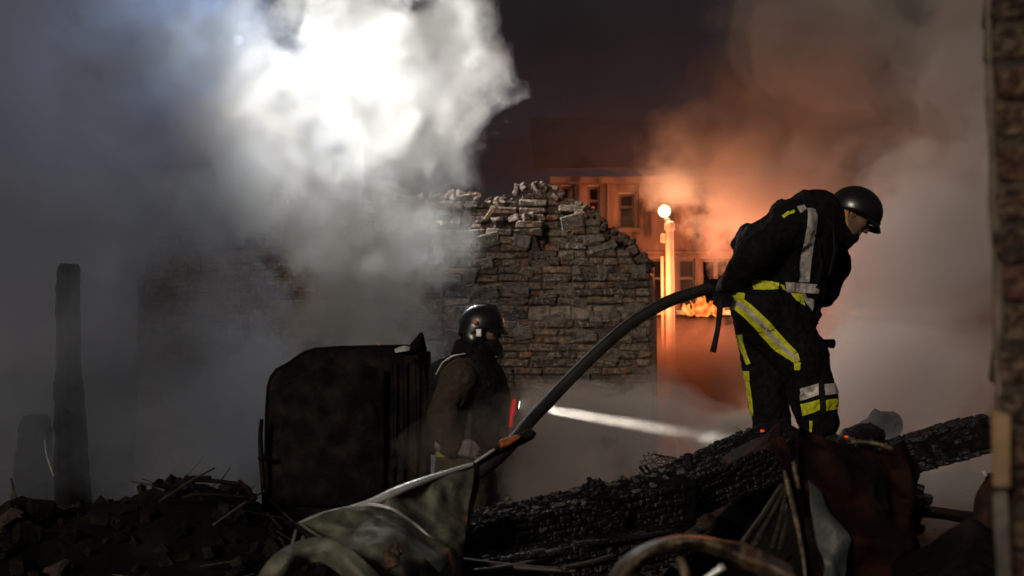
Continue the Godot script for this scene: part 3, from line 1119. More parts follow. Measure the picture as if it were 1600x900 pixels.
func wreck() -> void:
	var o := at(1250, 800, 4.3)
	var t := thing("wrecked_car_door", "twisted dark red car door skin standing on edge among the charred beams", "car door", o)
	panel("skin", [
		[[1243, 668, 4.5], [1270, 672, 4.5], [1310, 684, 4.5], [1365, 706, 4.55], [1400, 692, 4.65]],
		[[1236, 720, 4.4], [1275, 735, 4.35], [1320, 730, 4.4], [1375, 740, 4.42], [1425, 745, 4.55]],
		[[1246, 780, 4.35], [1280, 800, 4.3], [1330, 790, 4.32], [1380, 800, 4.35], [1422, 800, 4.45]],
		[[1262, 850, 4.3], [1300, 870, 4.22], [1345, 860, 4.25], [1390, 860, 4.28], [1420, 860, 4.35]],
		[[1270, 930, 4.25], [1310, 940, 4.2], [1350, 940, 4.2], [1390, 940, 4.2], [1425, 935, 4.25]]], 34, 34, 0.12, 21, 0.005, M.red_paint, t, o, 2.2)
	panel("inner_panel", [
		[[1264, 750, 4.24], [1285, 770, 4.22], [1296, 800, 4.2]],
		[[1272, 810, 4.16], [1300, 820, 4.14], [1322, 850, 4.14]],
		[[1285, 930, 4.1], [1300, 930, 4.1], [1318, 930, 4.12]]], 12, 20, 0.05, 8, 0.004, M.pale_paint, t, o, 3.0)
	bar("top_edge", [[1330, 690, 4.46], [1365, 692, 4.42], [1395, 702, 4.42]], 0.008, M.ochre_metal, t, o)
	panel("torn_flap", [[[1320, 705, 4.3], [1350, 745, 4.2], [1365, 800, 4.2]], [[1345, 712, 4.3], [1380, 750, 4.25], [1385, 800, 4.2]]], 14, 6, 0.05, 4, 0.004, M.burnt_steel, t, o, 3.0)
	o = at(1230, 780, 4.2)
	t = thing("wrecked_wheel_arch", "bent rusty wheel arch with a highlight painted along its edge, left of the dark red car door", "wheel arch", o)
	panel("arch", [
		[[1128, 716, 4.5], [1155, 700, 4.45], [1190, 684, 4.4], [1222, 690, 4.35], [1240, 740, 4.3], [1254, 810, 4.25], [1268, 915, 4.2]],
		[[1135, 728, 4.42], [1162, 714, 4.36], [1188, 704, 4.3], [1210, 712, 4.25], [1226, 755, 4.2], [1240, 820, 4.16], [1256, 915, 4.12]]], 36, 6, 0.04, 13, 0.005, M.rust, t, o, 3.5)
	bar("painted_highlight", [[1226, 735, 4.15], [1234, 775, 4.14], [1245, 820, 4.12], [1256, 880, 4.1], [1260, 915, 4.08]], [.006, .014, .011, .008, .006], M.ochre_metal, t, o)  # pale strip paints in the highlight along the arch
	bar("edge_strip", [[1240, 722, 4.28], [1244, 745, 4.26], [1248, 765, 4.25]], [.009, .011, .008], M.ochre_metal, t, o)
	panel("horn", [[[1186, 690, 4.42], [1214, 662, 4.44], [1217, 664, 4.44]], [[1190, 700, 4.36], [1212, 690, 4.36], [1228, 700, 4.36]]], 8, 4, 0.02, 3, 0.006, M.rust, t, o, 3.0)
	var k := 0
	for s in [[1222, 758, 1158, 850], [1226, 764, 1176, 852], [1228, 768, 1206, 856], [1231, 790, 1218, 858], [1215, 790, 1180, 850]]:
		var q := at(s[0], s[1], 4.15)
		var rod := thing("metal_rod", ["longest thin steel rod leaning on the wheel arch, topmost of the fan of rods", "second rod of the fan under the rusty wheel arch", "middle rod of the fan, steepest against the wheel arch", "short steep rod of the fan nearest the wheel arch edge", "shortest low rod between the others of the fan"][k], "metal rod", q, 0.0, "steel rods fanned out under the wheel arch")
		bar("shaft", [[s[0], s[1], 4.15], [(s[0] + s[2]) / 2.0 + 2, (s[1] + s[3]) / 2.0, 4.0], [s[2], s[3], 3.85]], [.008, .0075, .007], M.rod_metal, rod, q)
		k += 1
	o = at(1100, 880, 3.0)
	t = thing("car_bumper", "curved ochre and grey bumper lying nearest, blurred, at the bottom of the view", "bumper", o)
	panel("shell", [
		[[940, 925, 3.05], [975, 872, 3.05], [1020, 846, 3.05], [1080, 838, 3.05], [1140, 848, 3.0], [1195, 866, 2.95], [1240, 888, 2.9]],
		[[952, 930, 2.97], [984, 882, 2.97], [1026, 854, 2.96], [1082, 846, 2.95], [1138, 860, 2.92], [1190, 882, 2.88], [1238, 908, 2.84]],
		[[964, 940, 3.0], [994, 894, 3.0], [1032, 866, 3.0], [1084, 860, 3.0], [1134, 876, 2.96], [1184, 900, 2.92], [1228, 925, 2.88]]], 44, 8, 0.045, 17, 0.006, M.ochre_metal, t, o, 4.0)
	bar("bracket", [[1062, 872, 3.02], [1070, 895, 3.0], [1075, 925, 2.98]], [.012, .014, .012], M.ochre_metal, t, o)
	bar("chrome_strip", [[1100, 905, 3.05], [1132, 885, 3.05]], [.006, .01], M.bare_metal, t, o)

func sheets_right() -> void:
	var o := at(1460, 880, 3.6)
	var t := thing("burnt_roof_sheet", "black burnt sheet with a raised peak, lying beside the brick pillar's foot", "metal sheet", o)
	panel("sheet", [
		[[1395, 880, 4.2], [1450, 850, 4.1], [1514, 812, 4.0], [1550, 826, 4.0], [1590, 845, 4.0]],
		[[1390, 900, 3.9], [1450, 880, 3.8], [1510, 850, 3.7], [1550, 856, 3.7], [1590, 870, 3.7]],
		[[1380, 960, 3.6], [1440, 950, 3.5], [1500, 940, 3.4], [1550, 940, 3.4], [1600, 940, 3.4]]], 22, 14, 0.04, 31, 0.006, M.char_dull, t, o, 2.5)
	o = at(1460, 812, 5.2)
	t = thing("wet_board", "flat dark wet board lying under the charred beam by the pillar", "board", o)
	panel("board", [[[1400, 792, 5.6], [1470, 796, 5.6], [1560, 812, 5.6]], [[1400, 803, 5.3], [1470, 808, 5.3], [1560, 826, 5.3]]], 14, 4, 0.02, 3, 0.02, M.char_dull, t, o)
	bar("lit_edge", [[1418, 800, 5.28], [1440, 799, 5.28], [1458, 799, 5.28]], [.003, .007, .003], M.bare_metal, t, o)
	o = at(1530, 800, 4.6)
	t = thing("burnt_cabinet", "dark burnt metal cabinet corner beside the pillar's foot", "cabinet", o)
	panel("side", [[[1538, 742, 4.6], [1556, 738, 4.6], [1580, 738, 4.6]], [[1520, 800, 4.6], [1550, 800, 4.5], [1580, 800, 4.5]], [[1505, 900, 4.5], [1550, 900, 4.4], [1580, 900, 4.4]]], 10, 14, 0.04, 5, 0.006, M.rust, t, o)
	bar("corner", [[1537, 736, 4.55], [1540, 744, 4.55]], [.008, .008], M.bare_metal, t, o)

func wire_roll() -> void:
	var c0 := at(1018, 731, 6.2)
	var c1 := at(1095, 742, 6.5)
	var t := thing("wire_roll", "crumpled roll of wire netting behind the long charred beam", "wire netting", c0)
	var d := (c1 - c0).normalized()
	var u := d.cross(Vector3.UP).normalized()
	var v := u.cross(d)
	var m := Mb.new()
	var l := (c1 - c0).length()
	for s in [-1, 1]:
		for k in 16:
			var pts := []
			for i in 15:
				var f := float(i) / 14
				var a: float = TAU * k / 16.0 + s * f * 2.6
				var r: float = 0.085 * (1.0 - 0.35 * f) + rng.randf_range(-.007, .007)
				pts.append(d * f * l + (u * cos(a) + v * sin(a) * 0.9) * r)
			m.tube(pts, 0.0022, 4)
	for k in 14:                                     # the netting is crushed together at the open end
		var pts := []
		var a := TAU * k / 14.0
		for i in 5:
			pts.append((u * cos(a + i * 0.3) + v * sin(a + i * 0.3)) * 0.085 * (1 - i * 0.2) + d * rng.randf_range(-.02, .05))
		m.tube(pts, 0.0022, 4)
	tag(obj("netting", m.mesh(), M.wire, t), "", "", "", "stuff")
	for s in [[[1008, 728, 6.1], [1030, 755, 6.0]], [[1000, 730, 6.1], [1016, 752, 6.0]]]:
		bar("stay", s, 0.007, M.char_dull, t, c0)

func small_bits() -> void:
	var k := 0
	for s in [[1080, 712, 1080, 726, 6.0, "single upright nail in the long charred beam's top"], [834, 788, 850, 800, 5.4, "bent nail standing at the low end of the charred beam"]]:
		var q := at(s[0], s[1], s[4])
		var n := thing("nail", s[5], "nail", q, 0.0, "nails in the charred beams")
		bar("shank", [[s[0], s[1], s[4]], [s[2], s[3], s[4]]], 0.005, M.char_dull, n, q, 6, 1)
		bar("nail_head", [[s[0], s[1] - 1.2, s[4]], [s[0], s[1] + 0.4, s[4]]], 0.011, M.char_dull, n, q, 8, 1)
		k += 1
	for s in [[1190, 673, 6.2, .01, "small orange ember on the beam's ridge near his far boot"], [592, 538, 8.25, .006, "tiny spark on the top edge of the black vehicle shell"], [927, 324, 11.2, .012, "red ember on the broken wall's stepped top"], [1322, 682, 5.4, .007, "faint ember beside the round charred stump"]]:
		var f := Field.new(at(s[0], s[1], s[2]) - Vector3.ONE * s[3] * 2.5, at(s[0], s[1], s[2]) + Vector3.ONE * s[3] * 2.5, s[3] * 0.3)
		for i in 4:
			f.limb(at(s[0], s[1], s[2]) + Vector3(rng.randf_range(-1, 1), rng.randf_range(-.4, .4), 0) * s[3], at(s[0], s[1], s[2]) + Vector3(rng.randf_range(-1, 1), rng.randf_range(-.4, .4), 0) * s[3], s[3] * .5, s[3] * .3, s[3] * .3)
		tag(obj("ember", f.surface().mesh(), M.ember), s[4], "ember")

func charred_lump(called: String, label: String, category: String, a: Vector3, b: Vector3, ra: float, rb: float, m: Material, sd: int, rough := 0.03, freq := 7.0, flat := 1.0) -> void:
	var mid := (a + b) / 2
	var r := maxf(ra, rb) * 1.4 + 0.04
	var f := Field.new(a.min(b) - Vector3.ONE * r, a.max(b) + Vector3.ONE * r, 0.018 if (a - b).length() < 1.2 else 0.026)
	f.limb(a, b, ra, rb, 0.02)
	f.limb(a.lerp(b, 0.2) + Vector3(ra * .3, 0, 0), a.lerp(b, 0.6), ra * .8, rb * .8, 0.05)
	var n := FastNoiseLite.new()
	n.seed = sd
	n.frequency = freq
	n.fractal_octaves = 3
	f.rough(n, rough * 1.6, Vector3(1, 0.45, 1))
	var mb := f.surface()
	for i in mb.v.size(): mb.v[i] -= mid
	var o := obj(called, mb.mesh(false), m)
	o.position = mid
	tag(o, label, category)

func vehicle_shell() -> void:
	var d := 8.3
	var o := at(540, 720, d)
	var t := thing("burnt_vehicle_cab", "black burnt out vehicle cab shell with a rounded top corner beside the torch man", "vehicle wreck", o)
	var poly := PackedVector2Array()
	for q in [[416, 960], [413, 800], [415, 640], [417, 604], [421, 590], [430, 577], [448, 568], [462, 558], [474, 550], [490, 545], [530, 542], [575, 541], [636, 540], [650, 546], [664, 548], [666, 640], [664, 800], [664, 960]]:
		var v := at(q[0], q[1], d) - o
		poly.append(Vector2(v.x, v.y))
	var b := Mb.new()
	prism(b, poly, -0.55, 0.0)
	var inner := PackedVector2Array()
	obj("shell", b.mesh(false), M.burnt_steel, t)
	b = Mb.new()
	var ring := []
	for i in range(1, 14):
		ring.append(Vector3(poly[i].x, poly[i].y, 0.0))
	b.tube(ring, 0.009, 8)
	obj("edge_fold", b.mesh(), M.burnt_steel, t)
	# pressed panel field and ribs
	panel("pressed_panel", [[[440, 600, 8.27], [500, 575, 8.24], [560, 572, 8.24], [600, 575, 8.27]], [[440, 660, 8.26], [500, 660, 8.22], [560, 660, 8.22], [600, 660, 8.26]], [[440, 790, 8.26], [500, 790, 8.23], [560, 790, 8.23], [600, 790, 8.26]]], 24, 24, 0.03, 41, 0.006, M.burnt_steel, t, o, 3.0)
	for px in [612, 628, 648]:
		bar("rib", [[px, 560, 8.27], [px + 2, 680, 8.26], [px + 1, 820, 8.27]], [.007, .009, .008], M.burnt_steel, t, o)
	bar("handle", [[404, 717, 8.2], [412, 715, 8.2], [424, 716, 8.22]], [.014, .018, .012], M.char_dull, t, o)
	bar("hinge_strip", [[409, 655, 8.22], [407, 690, 8.22], [411, 760, 8.22], [414, 800, 8.22]], [.012, .018, .016, .014], M.burnt_steel, t, o)
	panel("torn_corner", [[[636, 545, 8.2], [648, 530, 8.22], [660, 520, 8.25], [666, 545, 8.28]], [[615, 552, 8.18], [640, 556, 8.2], [655, 560, 8.22], [668, 600, 8.26]]], 14, 5, 0.05, 12, 0.006, M.burnt_steel, t, o, 4.0)
	panel("painted_glint", [[[616, 546, 8.14], [630, 541, 8.12], [641, 543, 8.14]], [[618, 551, 8.1], [632, 549, 8.08], [640, 548, 8.1]]], 8, 3, 0.01, 12, 0.004, M.bare_metal, t, o, 4.0)  # bright strip painted in for the highlight on the shell's top edge

func left_side() -> void:
	var q := at(115, 700, 9.3)
	var t := thing("charred_post", "tall charred timber post standing alone in the grey smoke", "post", q)
	post_shape("post", [[116, 930, .15], [117, 800, .145], [113, 740, .135], [112, 690, .125], [109, 625, .115], [107, 597, .112], [108, 580, .096], [107, 500, .094], [107, 440, .092], [109, 412, .085]], 9.3, t, q, 3)
	q = at(53, 750, 9.6)
	t = thing("charred_stump", "short charred timber stump beyond the tall charred post, half lost in smoke", "stump", q)
	post_shape("stump", [[52, 930, .2], [52, 800, .18], [54, 720, .15], [56, 670, .13], [58, 648, .1]], 9.6, t, q, 7)
	charred_lump("charred_log_end", "round charred log end beside the standing man's front boot", "log", at(1330, 690, 5.6), at(1362, 680, 5.9), 0.06, 0.05, M.char, 15, 0.02, 12.0)
	charred_lump("charred_clod", "speckled charred clod behind the log by the standing man's boots", "clod", at(1345, 715, 9.0), at(1380, 668, 9.0), 0.24, 0.13, M.char_dull, 16, 0.03, 6.0)
	beam("blunt charred stub sticking up from the middle of the long charred beam", at(972, 820, 5.45), at(922, 758, 5.35), 0.085, 0.09, 0.3, 0.03)
	q = at(76, 712, 8.2)
	t = thing("bent_wire", "thin pale bent wire beside the tall charred post", "wire", q)
	bar("wire", [[70, 688, 8.2], [73, 712, 8.2], [84, 744, 8.2]], 0.004, M.bare_metal, t, q, 6)
	q = at(320, 760, 7.6)
	t = thing("twisted_frame", "twisted dark metal frame of bent bars on the rubble left of the vehicle shell", "metal frame", q)
	for s in [[[240, 757, 7.6], [270, 760, 7.6], [310, 750, 7.6], [378, 757, 7.6]], [[285, 778, 7.5], [305, 773, 7.5], [340, 773, 7.5], [390, 777, 7.5]], [[292, 745, 7.6], [300, 760, 7.55], [312, 774, 7.5]], [[268, 765, 7.6], [292, 748, 7.6], [330, 747, 7.6]], [[374, 752, 7.6], [384, 762, 7.55], [400, 780, 7.5]]]:
		bar("bar", s, 0.014, M.burnt_steel, t, q)
	# broken bricks and stones heaped at the left
	var shapes := []
	for i in 6:
		var b := Mb.new()
		b.box(Vector3.ZERO, Vector3(rng.randf_range(.1, .2), rng.randf_range(.06, .11), rng.randf_range(.08, .14)), Basis(), 0.02, rng, 0.022)
		shapes.append(b.mesh(false))
	var n := FastNoiseLite.new()
	n.seed = 4
	n.frequency = 0.9
	n.fractal_octaves = 4
	var heap := [[25, 752, 7.4, 3, "large broken brick topmost in the heap below the charred stump"], [12, 782, 7.2, 1, "flat broken brick low in the heap below the charred stump"], [42, 790, 7.1, 3, "small broken brick beside the flat one in the heap"], [60, 765, 7.4, 3, "dark broken brick nearest the tall charred post"], [90, 832, 6.9, 1, "broken brick lying alone before the heap"], [30, 835, 6.8, 2, "sooty broken brick lowest in front of the heap"]]
	for e in heap:
		var o := obj("broken_brick", shapes[rng.randi() % 6], [M.heap, M.heap, M.rubble, M.rubble][e[3]])
		o.position = at(e[0], e[1], e[2])
		o.position.y = height(o.position.x, o.position.z, n) + 0.03
		o.rotation = Vector3(rng.randf_range(-.5, .5), rng.randf() * TAU, rng.randf_range(-.5, .5))
		tag(o, e[4], "broken brick", "broken bricks heaped at the left")
	# fine rubble everywhere on the ground
	var b := Mb.new()
	for i in 2600:
		var x := rng.randf_range(-4.5, 3.8)
		var z := rng.randf_range(-10.3, -3.2)
		var s := rng.randf_range(.02, .075)
		b.box(Vector3(x, height(x, z, n) + s * 0.2, z), Vector3(s * rng.randf_range(.8, 2.2), s, s * rng.randf_range(.7, 1.4)), Basis.from_euler(Vector3(rng.randf() * 3, rng.randf() * 3, rng.randf() * 3)), 0.0, rng, s * 0.2)
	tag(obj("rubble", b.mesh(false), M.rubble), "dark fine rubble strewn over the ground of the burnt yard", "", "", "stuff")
	b = Mb.new()
	for i in 130:
		var x := rng.randf_range(-3.8, -0.6) if i < 90 else rng.randf_range(-0.5, 2.6)
		var z := rng.randf_range(-8.6, -5.2)
		var p0 := Vector3(x, height(x, z, n) + rng.randf_range(0.0, .06), z)
		var dd := Vector3(rng.randf_range(-1, 1), rng.randf_range(-.1, .45), rng.randf_range(-1, 1)).normalized() * rng.randf_range(.1, .5)
		var w := rng.randf_range(.003, .014)
		b.tube([p0, p0 + dd * .5 + Vector3(rng.randf_range(-.03, .03), rng.randf_range(-.02, .03), 0), p0 + dd], [Vector2(w, w * .6), Vector2(w, w * .6), Vector2(w * .6, w * .4)], 5)
	tag(obj("splinter_litter", b.mesh(false), M.rod_metal), "thin charred splinters and wires littering the rubble", "", "", "stuff")
	# thin sticks in the foreground heap
	var sticks := ["grey splintered lath lying low under the near charred beam", "charred lath crossing below the long beam's low end", "pale scorched stick by the bumper", "thin burnt batten under the beam stub"]
	var spots := [[700, 872, 4.9, 900, 892, 4.7], [740, 893, 4.6, 860, 872, 5.0], [880, 888, 4.5, 960, 868, 4.9], [900, 850, 5.0, 1050, 830, 5.2]]
	for i in 4:
		var s: Array = spots[i]
		q = at(s[0], s[1], s[2])
		t = thing("burnt_lath", sticks[i], "lath", q, 0.0, "laths in the heap under the charred beams")
		bar("lath", [[s[0], s[1], s[2]], [(s[0] + s[3]) / 2.0, (s[1] + s[4]) / 2.0 + 3, (s[2] + s[5]) / 2.0], [s[3], s[4], s[5]]], [Vector2(.018, .01), Vector2(.022, .012), Vector2(.016, .009)], M.rod_metal if i % 2 == 0 else M.char, t, q, 6)

func post_shape(called: String, line: Array, d: float, parent: Node, o: Vector3, sd: int) -> void:
	var r := RandomNumberGenerator.new()
	r.seed = sd
	var b := Mb.new()
	var pts := []
	var rad := []
	for i in line.size() - 1:
		for k in 5:
			var t := k / 5.0
			var px := lerpf(line[i][0], line[i + 1][0], t) + r.randf_range(-1, 1)
			pts.append(at(px, lerpf(line[i][1], line[i + 1][1], t), d) - o)
			var w := lerpf(line[i][2], line[i + 1][2], t)
			rad.append(Vector2(w * r.randf_range(.95, 1.03), w * r.randf_range(.9, 1.05)))
	pts.append(at(line[-1][0], line[-1][1], d) - o)
	rad.append(Vector2(line[-1][2], line[-1][2]) * 0.8)
	b.tube(pts, rad, 9, Vector3.BACK)
	obj(called, b.mesh(false), M.char_dull, parent)
# ---------------------------------------------------------------- people
# cuts out of a surface what lies inside a convex outline (seen along z) and lifts it a little: tapes sewn on cloth
func tape(src: Mb, outline: Array, lift: float, side := 1.0) -> Mb:
	var n := src.outward()
	var poly := PackedVector2Array(outline)
	var area := 0.0
	for i in poly.size(): area += poly[i].cross(poly[(i + 1) % poly.size()])
	if area < 0.0: poly.reverse()
	var lo := poly[0]
	var hi := poly[0]
	for q in poly:
		lo = lo.min(q)
		hi = hi.max(q)
	var b := Mb.new()
	for t in range(0, src.idx.size(), 3):
		var ia := src.idx[t]; var ib := src.idx[t + 1]; var ic := src.idx[t + 2]
		var a := src.v[ia]; var q := src.v[ib]; var r := src.v[ic]
		if maxf(a.x, maxf(q.x, r.x)) < lo.x or minf(a.x, minf(q.x, r.x)) > hi.x or maxf(a.y, maxf(q.y, r.y)) < lo.y or minf(a.y, minf(q.y, r.y)) > hi.y: continue
		if side != 0.0 and (n[ia].z + n[ib].z + n[ic].z) * side < 0.05: continue
		var pts := [a + n[ia] * lift, q + n[ib] * lift, r + n[ic] * lift]
		for i in poly.size():
			var e0 := poly[i]
			var d := poly[(i + 1) % poly.size()] - e0
			var out := []
			for k in pts.size():
				var u: Vector3 = pts[k]
				var w: Vector3 = pts[(k + 1) % pts.size()]
				var du := d.cross(Vector2(u.x, u.y) - e0)
				var dw := d.cross(Vector2(w.x, w.y) - e0)
				if du >= 0.0: out.append(u)
				if (du >= 0.0) != (dw >= 0.0): out.append(u.lerp(w, du / (du - dw)))
			pts = out
			if pts.size() < 3: break
		if pts.size() >= 3: b.face(pts)
	return b

# the largest connected piece of a tape
func largest(b: Mb) -> Mb:
	var key := {}
	var link := []
	var find := func(i: int) -> int:
		while link[i] != i: i = link[i]
		return i
	var id := []
	for q in b.v:
		var k := Vector3i((q * 2000.0).round())
		if not key.has(k):
			key[k] = link.size()
			link.append(link.size())
		id.append(key[k])
	for t in range(0, b.idx.size(), 3):
		for e in [1, 2]:
			var r0: int = find.call(id[b.idx[t]])
			var r1: int = find.call(id[b.idx[t + e]])
			if r0 != r1: link[maxi(r0, r1)] = mini(r0, r1)
	var size := {}
	for t in range(0, b.idx.size(), 3):
		var r: int = find.call(id[b.idx[t]])
		var area := (b.v[b.idx[t + 1]] - b.v[b.idx[t]]).cross(b.v[b.idx[t + 2]] - b.v[b.idx[t]]).length()
		size[r] = size.get(r, 0.0) + area
	var best := -1
	for r in size:
		if best < 0 or size[r] > size[best]: best = r
	var out := Mb.new()
	for t in range(0, b.idx.size(), 3):
		if find.call(id[b.idx[t]]) == best: out.face([b.v[b.idx[t]], b.v[b.idx[t + 1]], b.v[b.idx[t + 2]]])
	return out

func tapes(called: String, src: Array, outlines: Array, lift: float, m: Material, parent: Node, to_local: Callable, side := 1.0) -> void:
	for o in outlines:
		var pts := []
		for q in o:
			var w: Vector3 = to_local.call(q[0], q[1], 0.0)
			pts.append(Vector2(w.x, w.y))
		for s in src:
			var part: Mb = tape(s, pts, lift, side)
			part = largest(part)
			if part.idx.size() > 12: obj(called, part.mesh(false), m, parent)

# a gloved hand: wrist at o, along = towards the fingers, palm = the way the palm faces; bend = curl of each joint in radians
func hand(o: Vector3, along: Vector3, palm: Vector3, bend: Array, thumb_in: float, size := 1.0, mirror := 1.0, cell := 0.005) -> Mb:
	along = along.normalized()
	palm = (palm - along * palm.dot(along)).normalized()
	var across := along.cross(palm) * mirror
	var P := func(x: float, y: float, z: float) -> Vector3: return o + (along * x + palm * y + across * z) * size
	var f := Field.new(o - Vector3.ONE * 0.2 * size, o + Vector3.ONE * 0.2 * size, cell)
	f.limb(P.call(-0.04, 0, 0), P.call(0.015, 0, 0), 0.034 * size, 0.036 * size, 0.02)
	for z in [-0.028, -0.009, 0.01, 0.029]:
		f.limb(P.call(0.01, 0, z * 0.7), P.call(0.088, 0, z), 0.019 * size, 0.0155 * size, 0.016)
	var lens := [[0.036, 0.025, 0.022], [0.043, 0.029, 0.024], [0.046, 0.031, 0.025], [0.04, 0.027, 0.023]]
	for k in 4:
		var z: float = [-0.03, -0.01, 0.011, 0.032][k]
		var q: Vector3 = P.call(0.088, 0.0, z)
		var a := 0.0
		for j in 3:
			a += bend[j] * (1.0 + 0.06 * (1 - k))
			var r0: float = [0.0125, 0.0118, 0.011][j] * size
			var w: Vector3 = q + (along * cos(a) + palm * sin(a)) * lens[k][j] * size
			f.limb(q, w, r0, r0 - 0.0008, 0.005)
			q = w
	var t0: Vector3 = P.call(0.02, 0.004, 0.03)
	var t1: Vector3 = P.call(0.052, 0.02 + 0.02 * thumb_in, 0.058 - 0.02 * thumb_in)
	var t2: Vector3 = P.call(0.082, 0.028 + 0.035 * thumb_in, 0.066 - 0.045 * thumb_in)
	var t3: Vector3 = P.call(0.104, 0.03 + 0.05 * thumb_in, 0.066 - 0.07 * thumb_in)
	f.limb(t0, t1, 0.019 * size, 0.0155 * size, 0.014)
	f.limb(t1, t2, 0.0145 * size, 0.013 * size, 0.005)
	f.limb(t2, t3, 0.013 * size, 0.0115 * size, 0.005)
	return f.surface()

# head, face, ears and neck, looking along fwd
func head(c0: Vector3, fwd: Vector3, up: Vector3, neck: Vector3, body: Mb) -> void:
	fwd = fwd.normalized()
	up = (up - fwd * up.dot(fwd)).normalized()
	var side := fwd.cross(up)
	var B := Basis(fwd, up, side)
	var P := func(x: float, y: float, z: float) -> Vector3: return c0 + B * Vector3(x, y, z)
	var f := Field.new(c0.min(neck) - Vector3.ONE * 0.17, c0.max(neck) + Vector3.ONE * 0.17, 0.0042)
	f.blob(P.call(-0.012, 0.03, 0), Vector3(0.098, 0.09, 0.077), 0.02, B)
	f.blob(P.call(0.028, -0.03, 0), Vector3(0.064, 0.085, 0.062), 0.03, B)
	f.limb(P.call(0.045, -0.088, 0), P.call(0.058, -0.092, 0), 0.03, 0.022, 0.03)       # chin
	for s in [-1, 1]:
		f.limb(P.call(-0.01, -0.06, 0.052 * s), P.call(0.04, -0.085, 0.028 * s), 0.022, 0.022, 0.03)   # jaw
		f.blob(P.call(0.058, -0.012, 0.04 * s), Vector3(0.026, 0.02, 0.024), 0.02, B)                # cheek
		f.limb(P.call(0.078, 0.026, 0.012 * s), P.call(0.066, 0.028, 0.05 * s), 0.011, 0.009, 0.012)   # brow
		f.blob(P.call(0.081, 0.006, 0.032 * s), Vector3(0.012, 0.0105, 0.016), 0.004, B, true)         # eye socket
		f.blob(P.call(0.07, 0.005, 0.031 * s), Vector3(0.0125, 0.0115, 0.0125), 0.003, B)              # eyeball
		f.limb(P.call(0.082, 0.0135, 0.02 * s), P.call(0.076, 0.013, 0.044 * s), 0.004, 0.0035, 0.004) # lid
		f.blob(P.call(-0.012, 0.0, 0.079 * s), Vector3(0.021, 0.032, 0.009), 0.006, B.rotated(up, 0.35 * s))   # ear
		f.blob(P.call(-0.008, 0.002, 0.09 * s), Vector3(0.011, 0.018, 0.008), 0.004, B, true)
	f.limb(P.call(0.082, 0.018, 0), P.call(0.108, -0.026, 0), 0.0075, 0.0125, 0.012)                   # nose
	for s in [-1, 1]: f.blob(P.call(0.096, -0.029, 0.011 * s), Vector3(0.011, 0.008, 0.009), 0.006, B)
	f.limb(P.call(0.086, -0.055, -0.018), P.call(0.086, -0.055, 0.018), 0.0085, 0.0085, 0.006)       # lips
	f.limb(P.call(0.084, -0.068, -0.014), P.call(0.084, -0.068, 0.014), 0.0085, 0.0085, 0.006)
	f.limb(P.call(0.094, -0.0615, -0.02), P.call(0.094, -0.0615, 0.02), 0.0032, 0.0032, 0.003, Vector3.ZERO, 1.0, true)
	f.limb(P.call(-0.02, -0.04, 0), neck, 0.058, 0.062, 0.04)
	append(body, f.surface())

func append(a: Mb, b: Mb) -> void:
	var f := a.v.size()
	a.v.append_array(b.v); a.uv.append_array(b.uv); a.col.append_array(b.col)
	for i in b.idx: a.idx.append(i + f)

func helmet(c0: Vector3, fwd: Vector3, up: Vector3, parent: Node, drop := 0.0, ears := true) -> void:
	fwd = fwd.normalized()
	up = (up - fwd * up.dot(fwd)).normalized()
	var B := Basis(fwd, up, fwd.cross(up))
	var P := func(x: float, y: float, z: float) -> Vector3: return c0 + B * Vector3(x, y, z)
	var f := Field.new(c0 - Vector3.ONE * 0.24, c0 + Vector3.ONE * 0.24, 0.006)
	f.blob(P.call(-0.005, 0.025, 0), Vector3(0.15, 0.135, 0.122), 0.01, B)
	f.cut_plane(P.call(0.0, -0.01, 0), (-up + fwd * 0.06).normalized())
	if ears: f.limb(P.call(-0.13, -0.02, 0), P.call(-0.09, -0.055 - drop, 0), 0.03, 0.022, 0.03)
	for s in ([-1, 1] if ears else []):
		f.blob(P.call(-0.045, -0.03 - drop, 0.098 * s), Vector3(0.062, 0.055 + drop, 0.022), 0.03, B)
		f.limb(P.call(-0.12, -0.01, 0.05 * s), P.call(-0.05, -0.055 - drop, 0.095 * s), 0.024, 0.02, 0.03)
	f.blob(P.call(-0.003, 0.02, 0), Vector3(0.137, 0.122, 0.109), 0.002, B, true)
	f.blob(P.call(0.02, -0.07, 0), Vector3(0.125, 0.09, 0.094), 0.002, B, true)
	obj("shell", f.surface().mesh(), M.helmet, parent)
	var pk := Mb.new()
	var rows := []
	for j in 5:
		var row := []
		for i in 17:
			var a := lerpf(-1.15, 1.15, i / 16.0)
			var w: float = cos(a * 1.2)
			var r: float = 1.0 + j * (0.065 if ears else 0.045) * w
			row.append(P.call(0.146 * cos(a) * r - 0.004, -0.004 - j * 0.006 - 0.012 * w * j * 0.3, 0.12 * sin(a) * (1.0 + j * 0.02)))
		rows.append(row)
	pk.sheet(rows, 0.006)
	obj("peak", pk.mesh(), M.helmet, parent)
	pk = Mb.new()
	var ring := []
	for i in 25:
		var a := TAU * i / 24.0
		ring.append(P.call(0.15 * cos(a) - 0.005, 0.004 - 0.03 * maxf(0, -cos(a)), 0.123 * sin(a)))
	pk.tube(ring, 0.005, 6, up, false)
	obj("rim_band", pk.mesh(), M.webbing, parent)
	if not ears: return
	pk = Mb.new()
	pk.tube([P.call(-0.155, 0.04, 0), P.call(-0.1, 0.142, 0), P.call(0.0, 0.166, 0), P.call(0.09, 0.138, 0), P.call(0.147, 0.03, 0)], [.006, .008, .009, .008, .006], 8, B.z)
	obj("crest", pk.mesh(), M.helmet, parent)

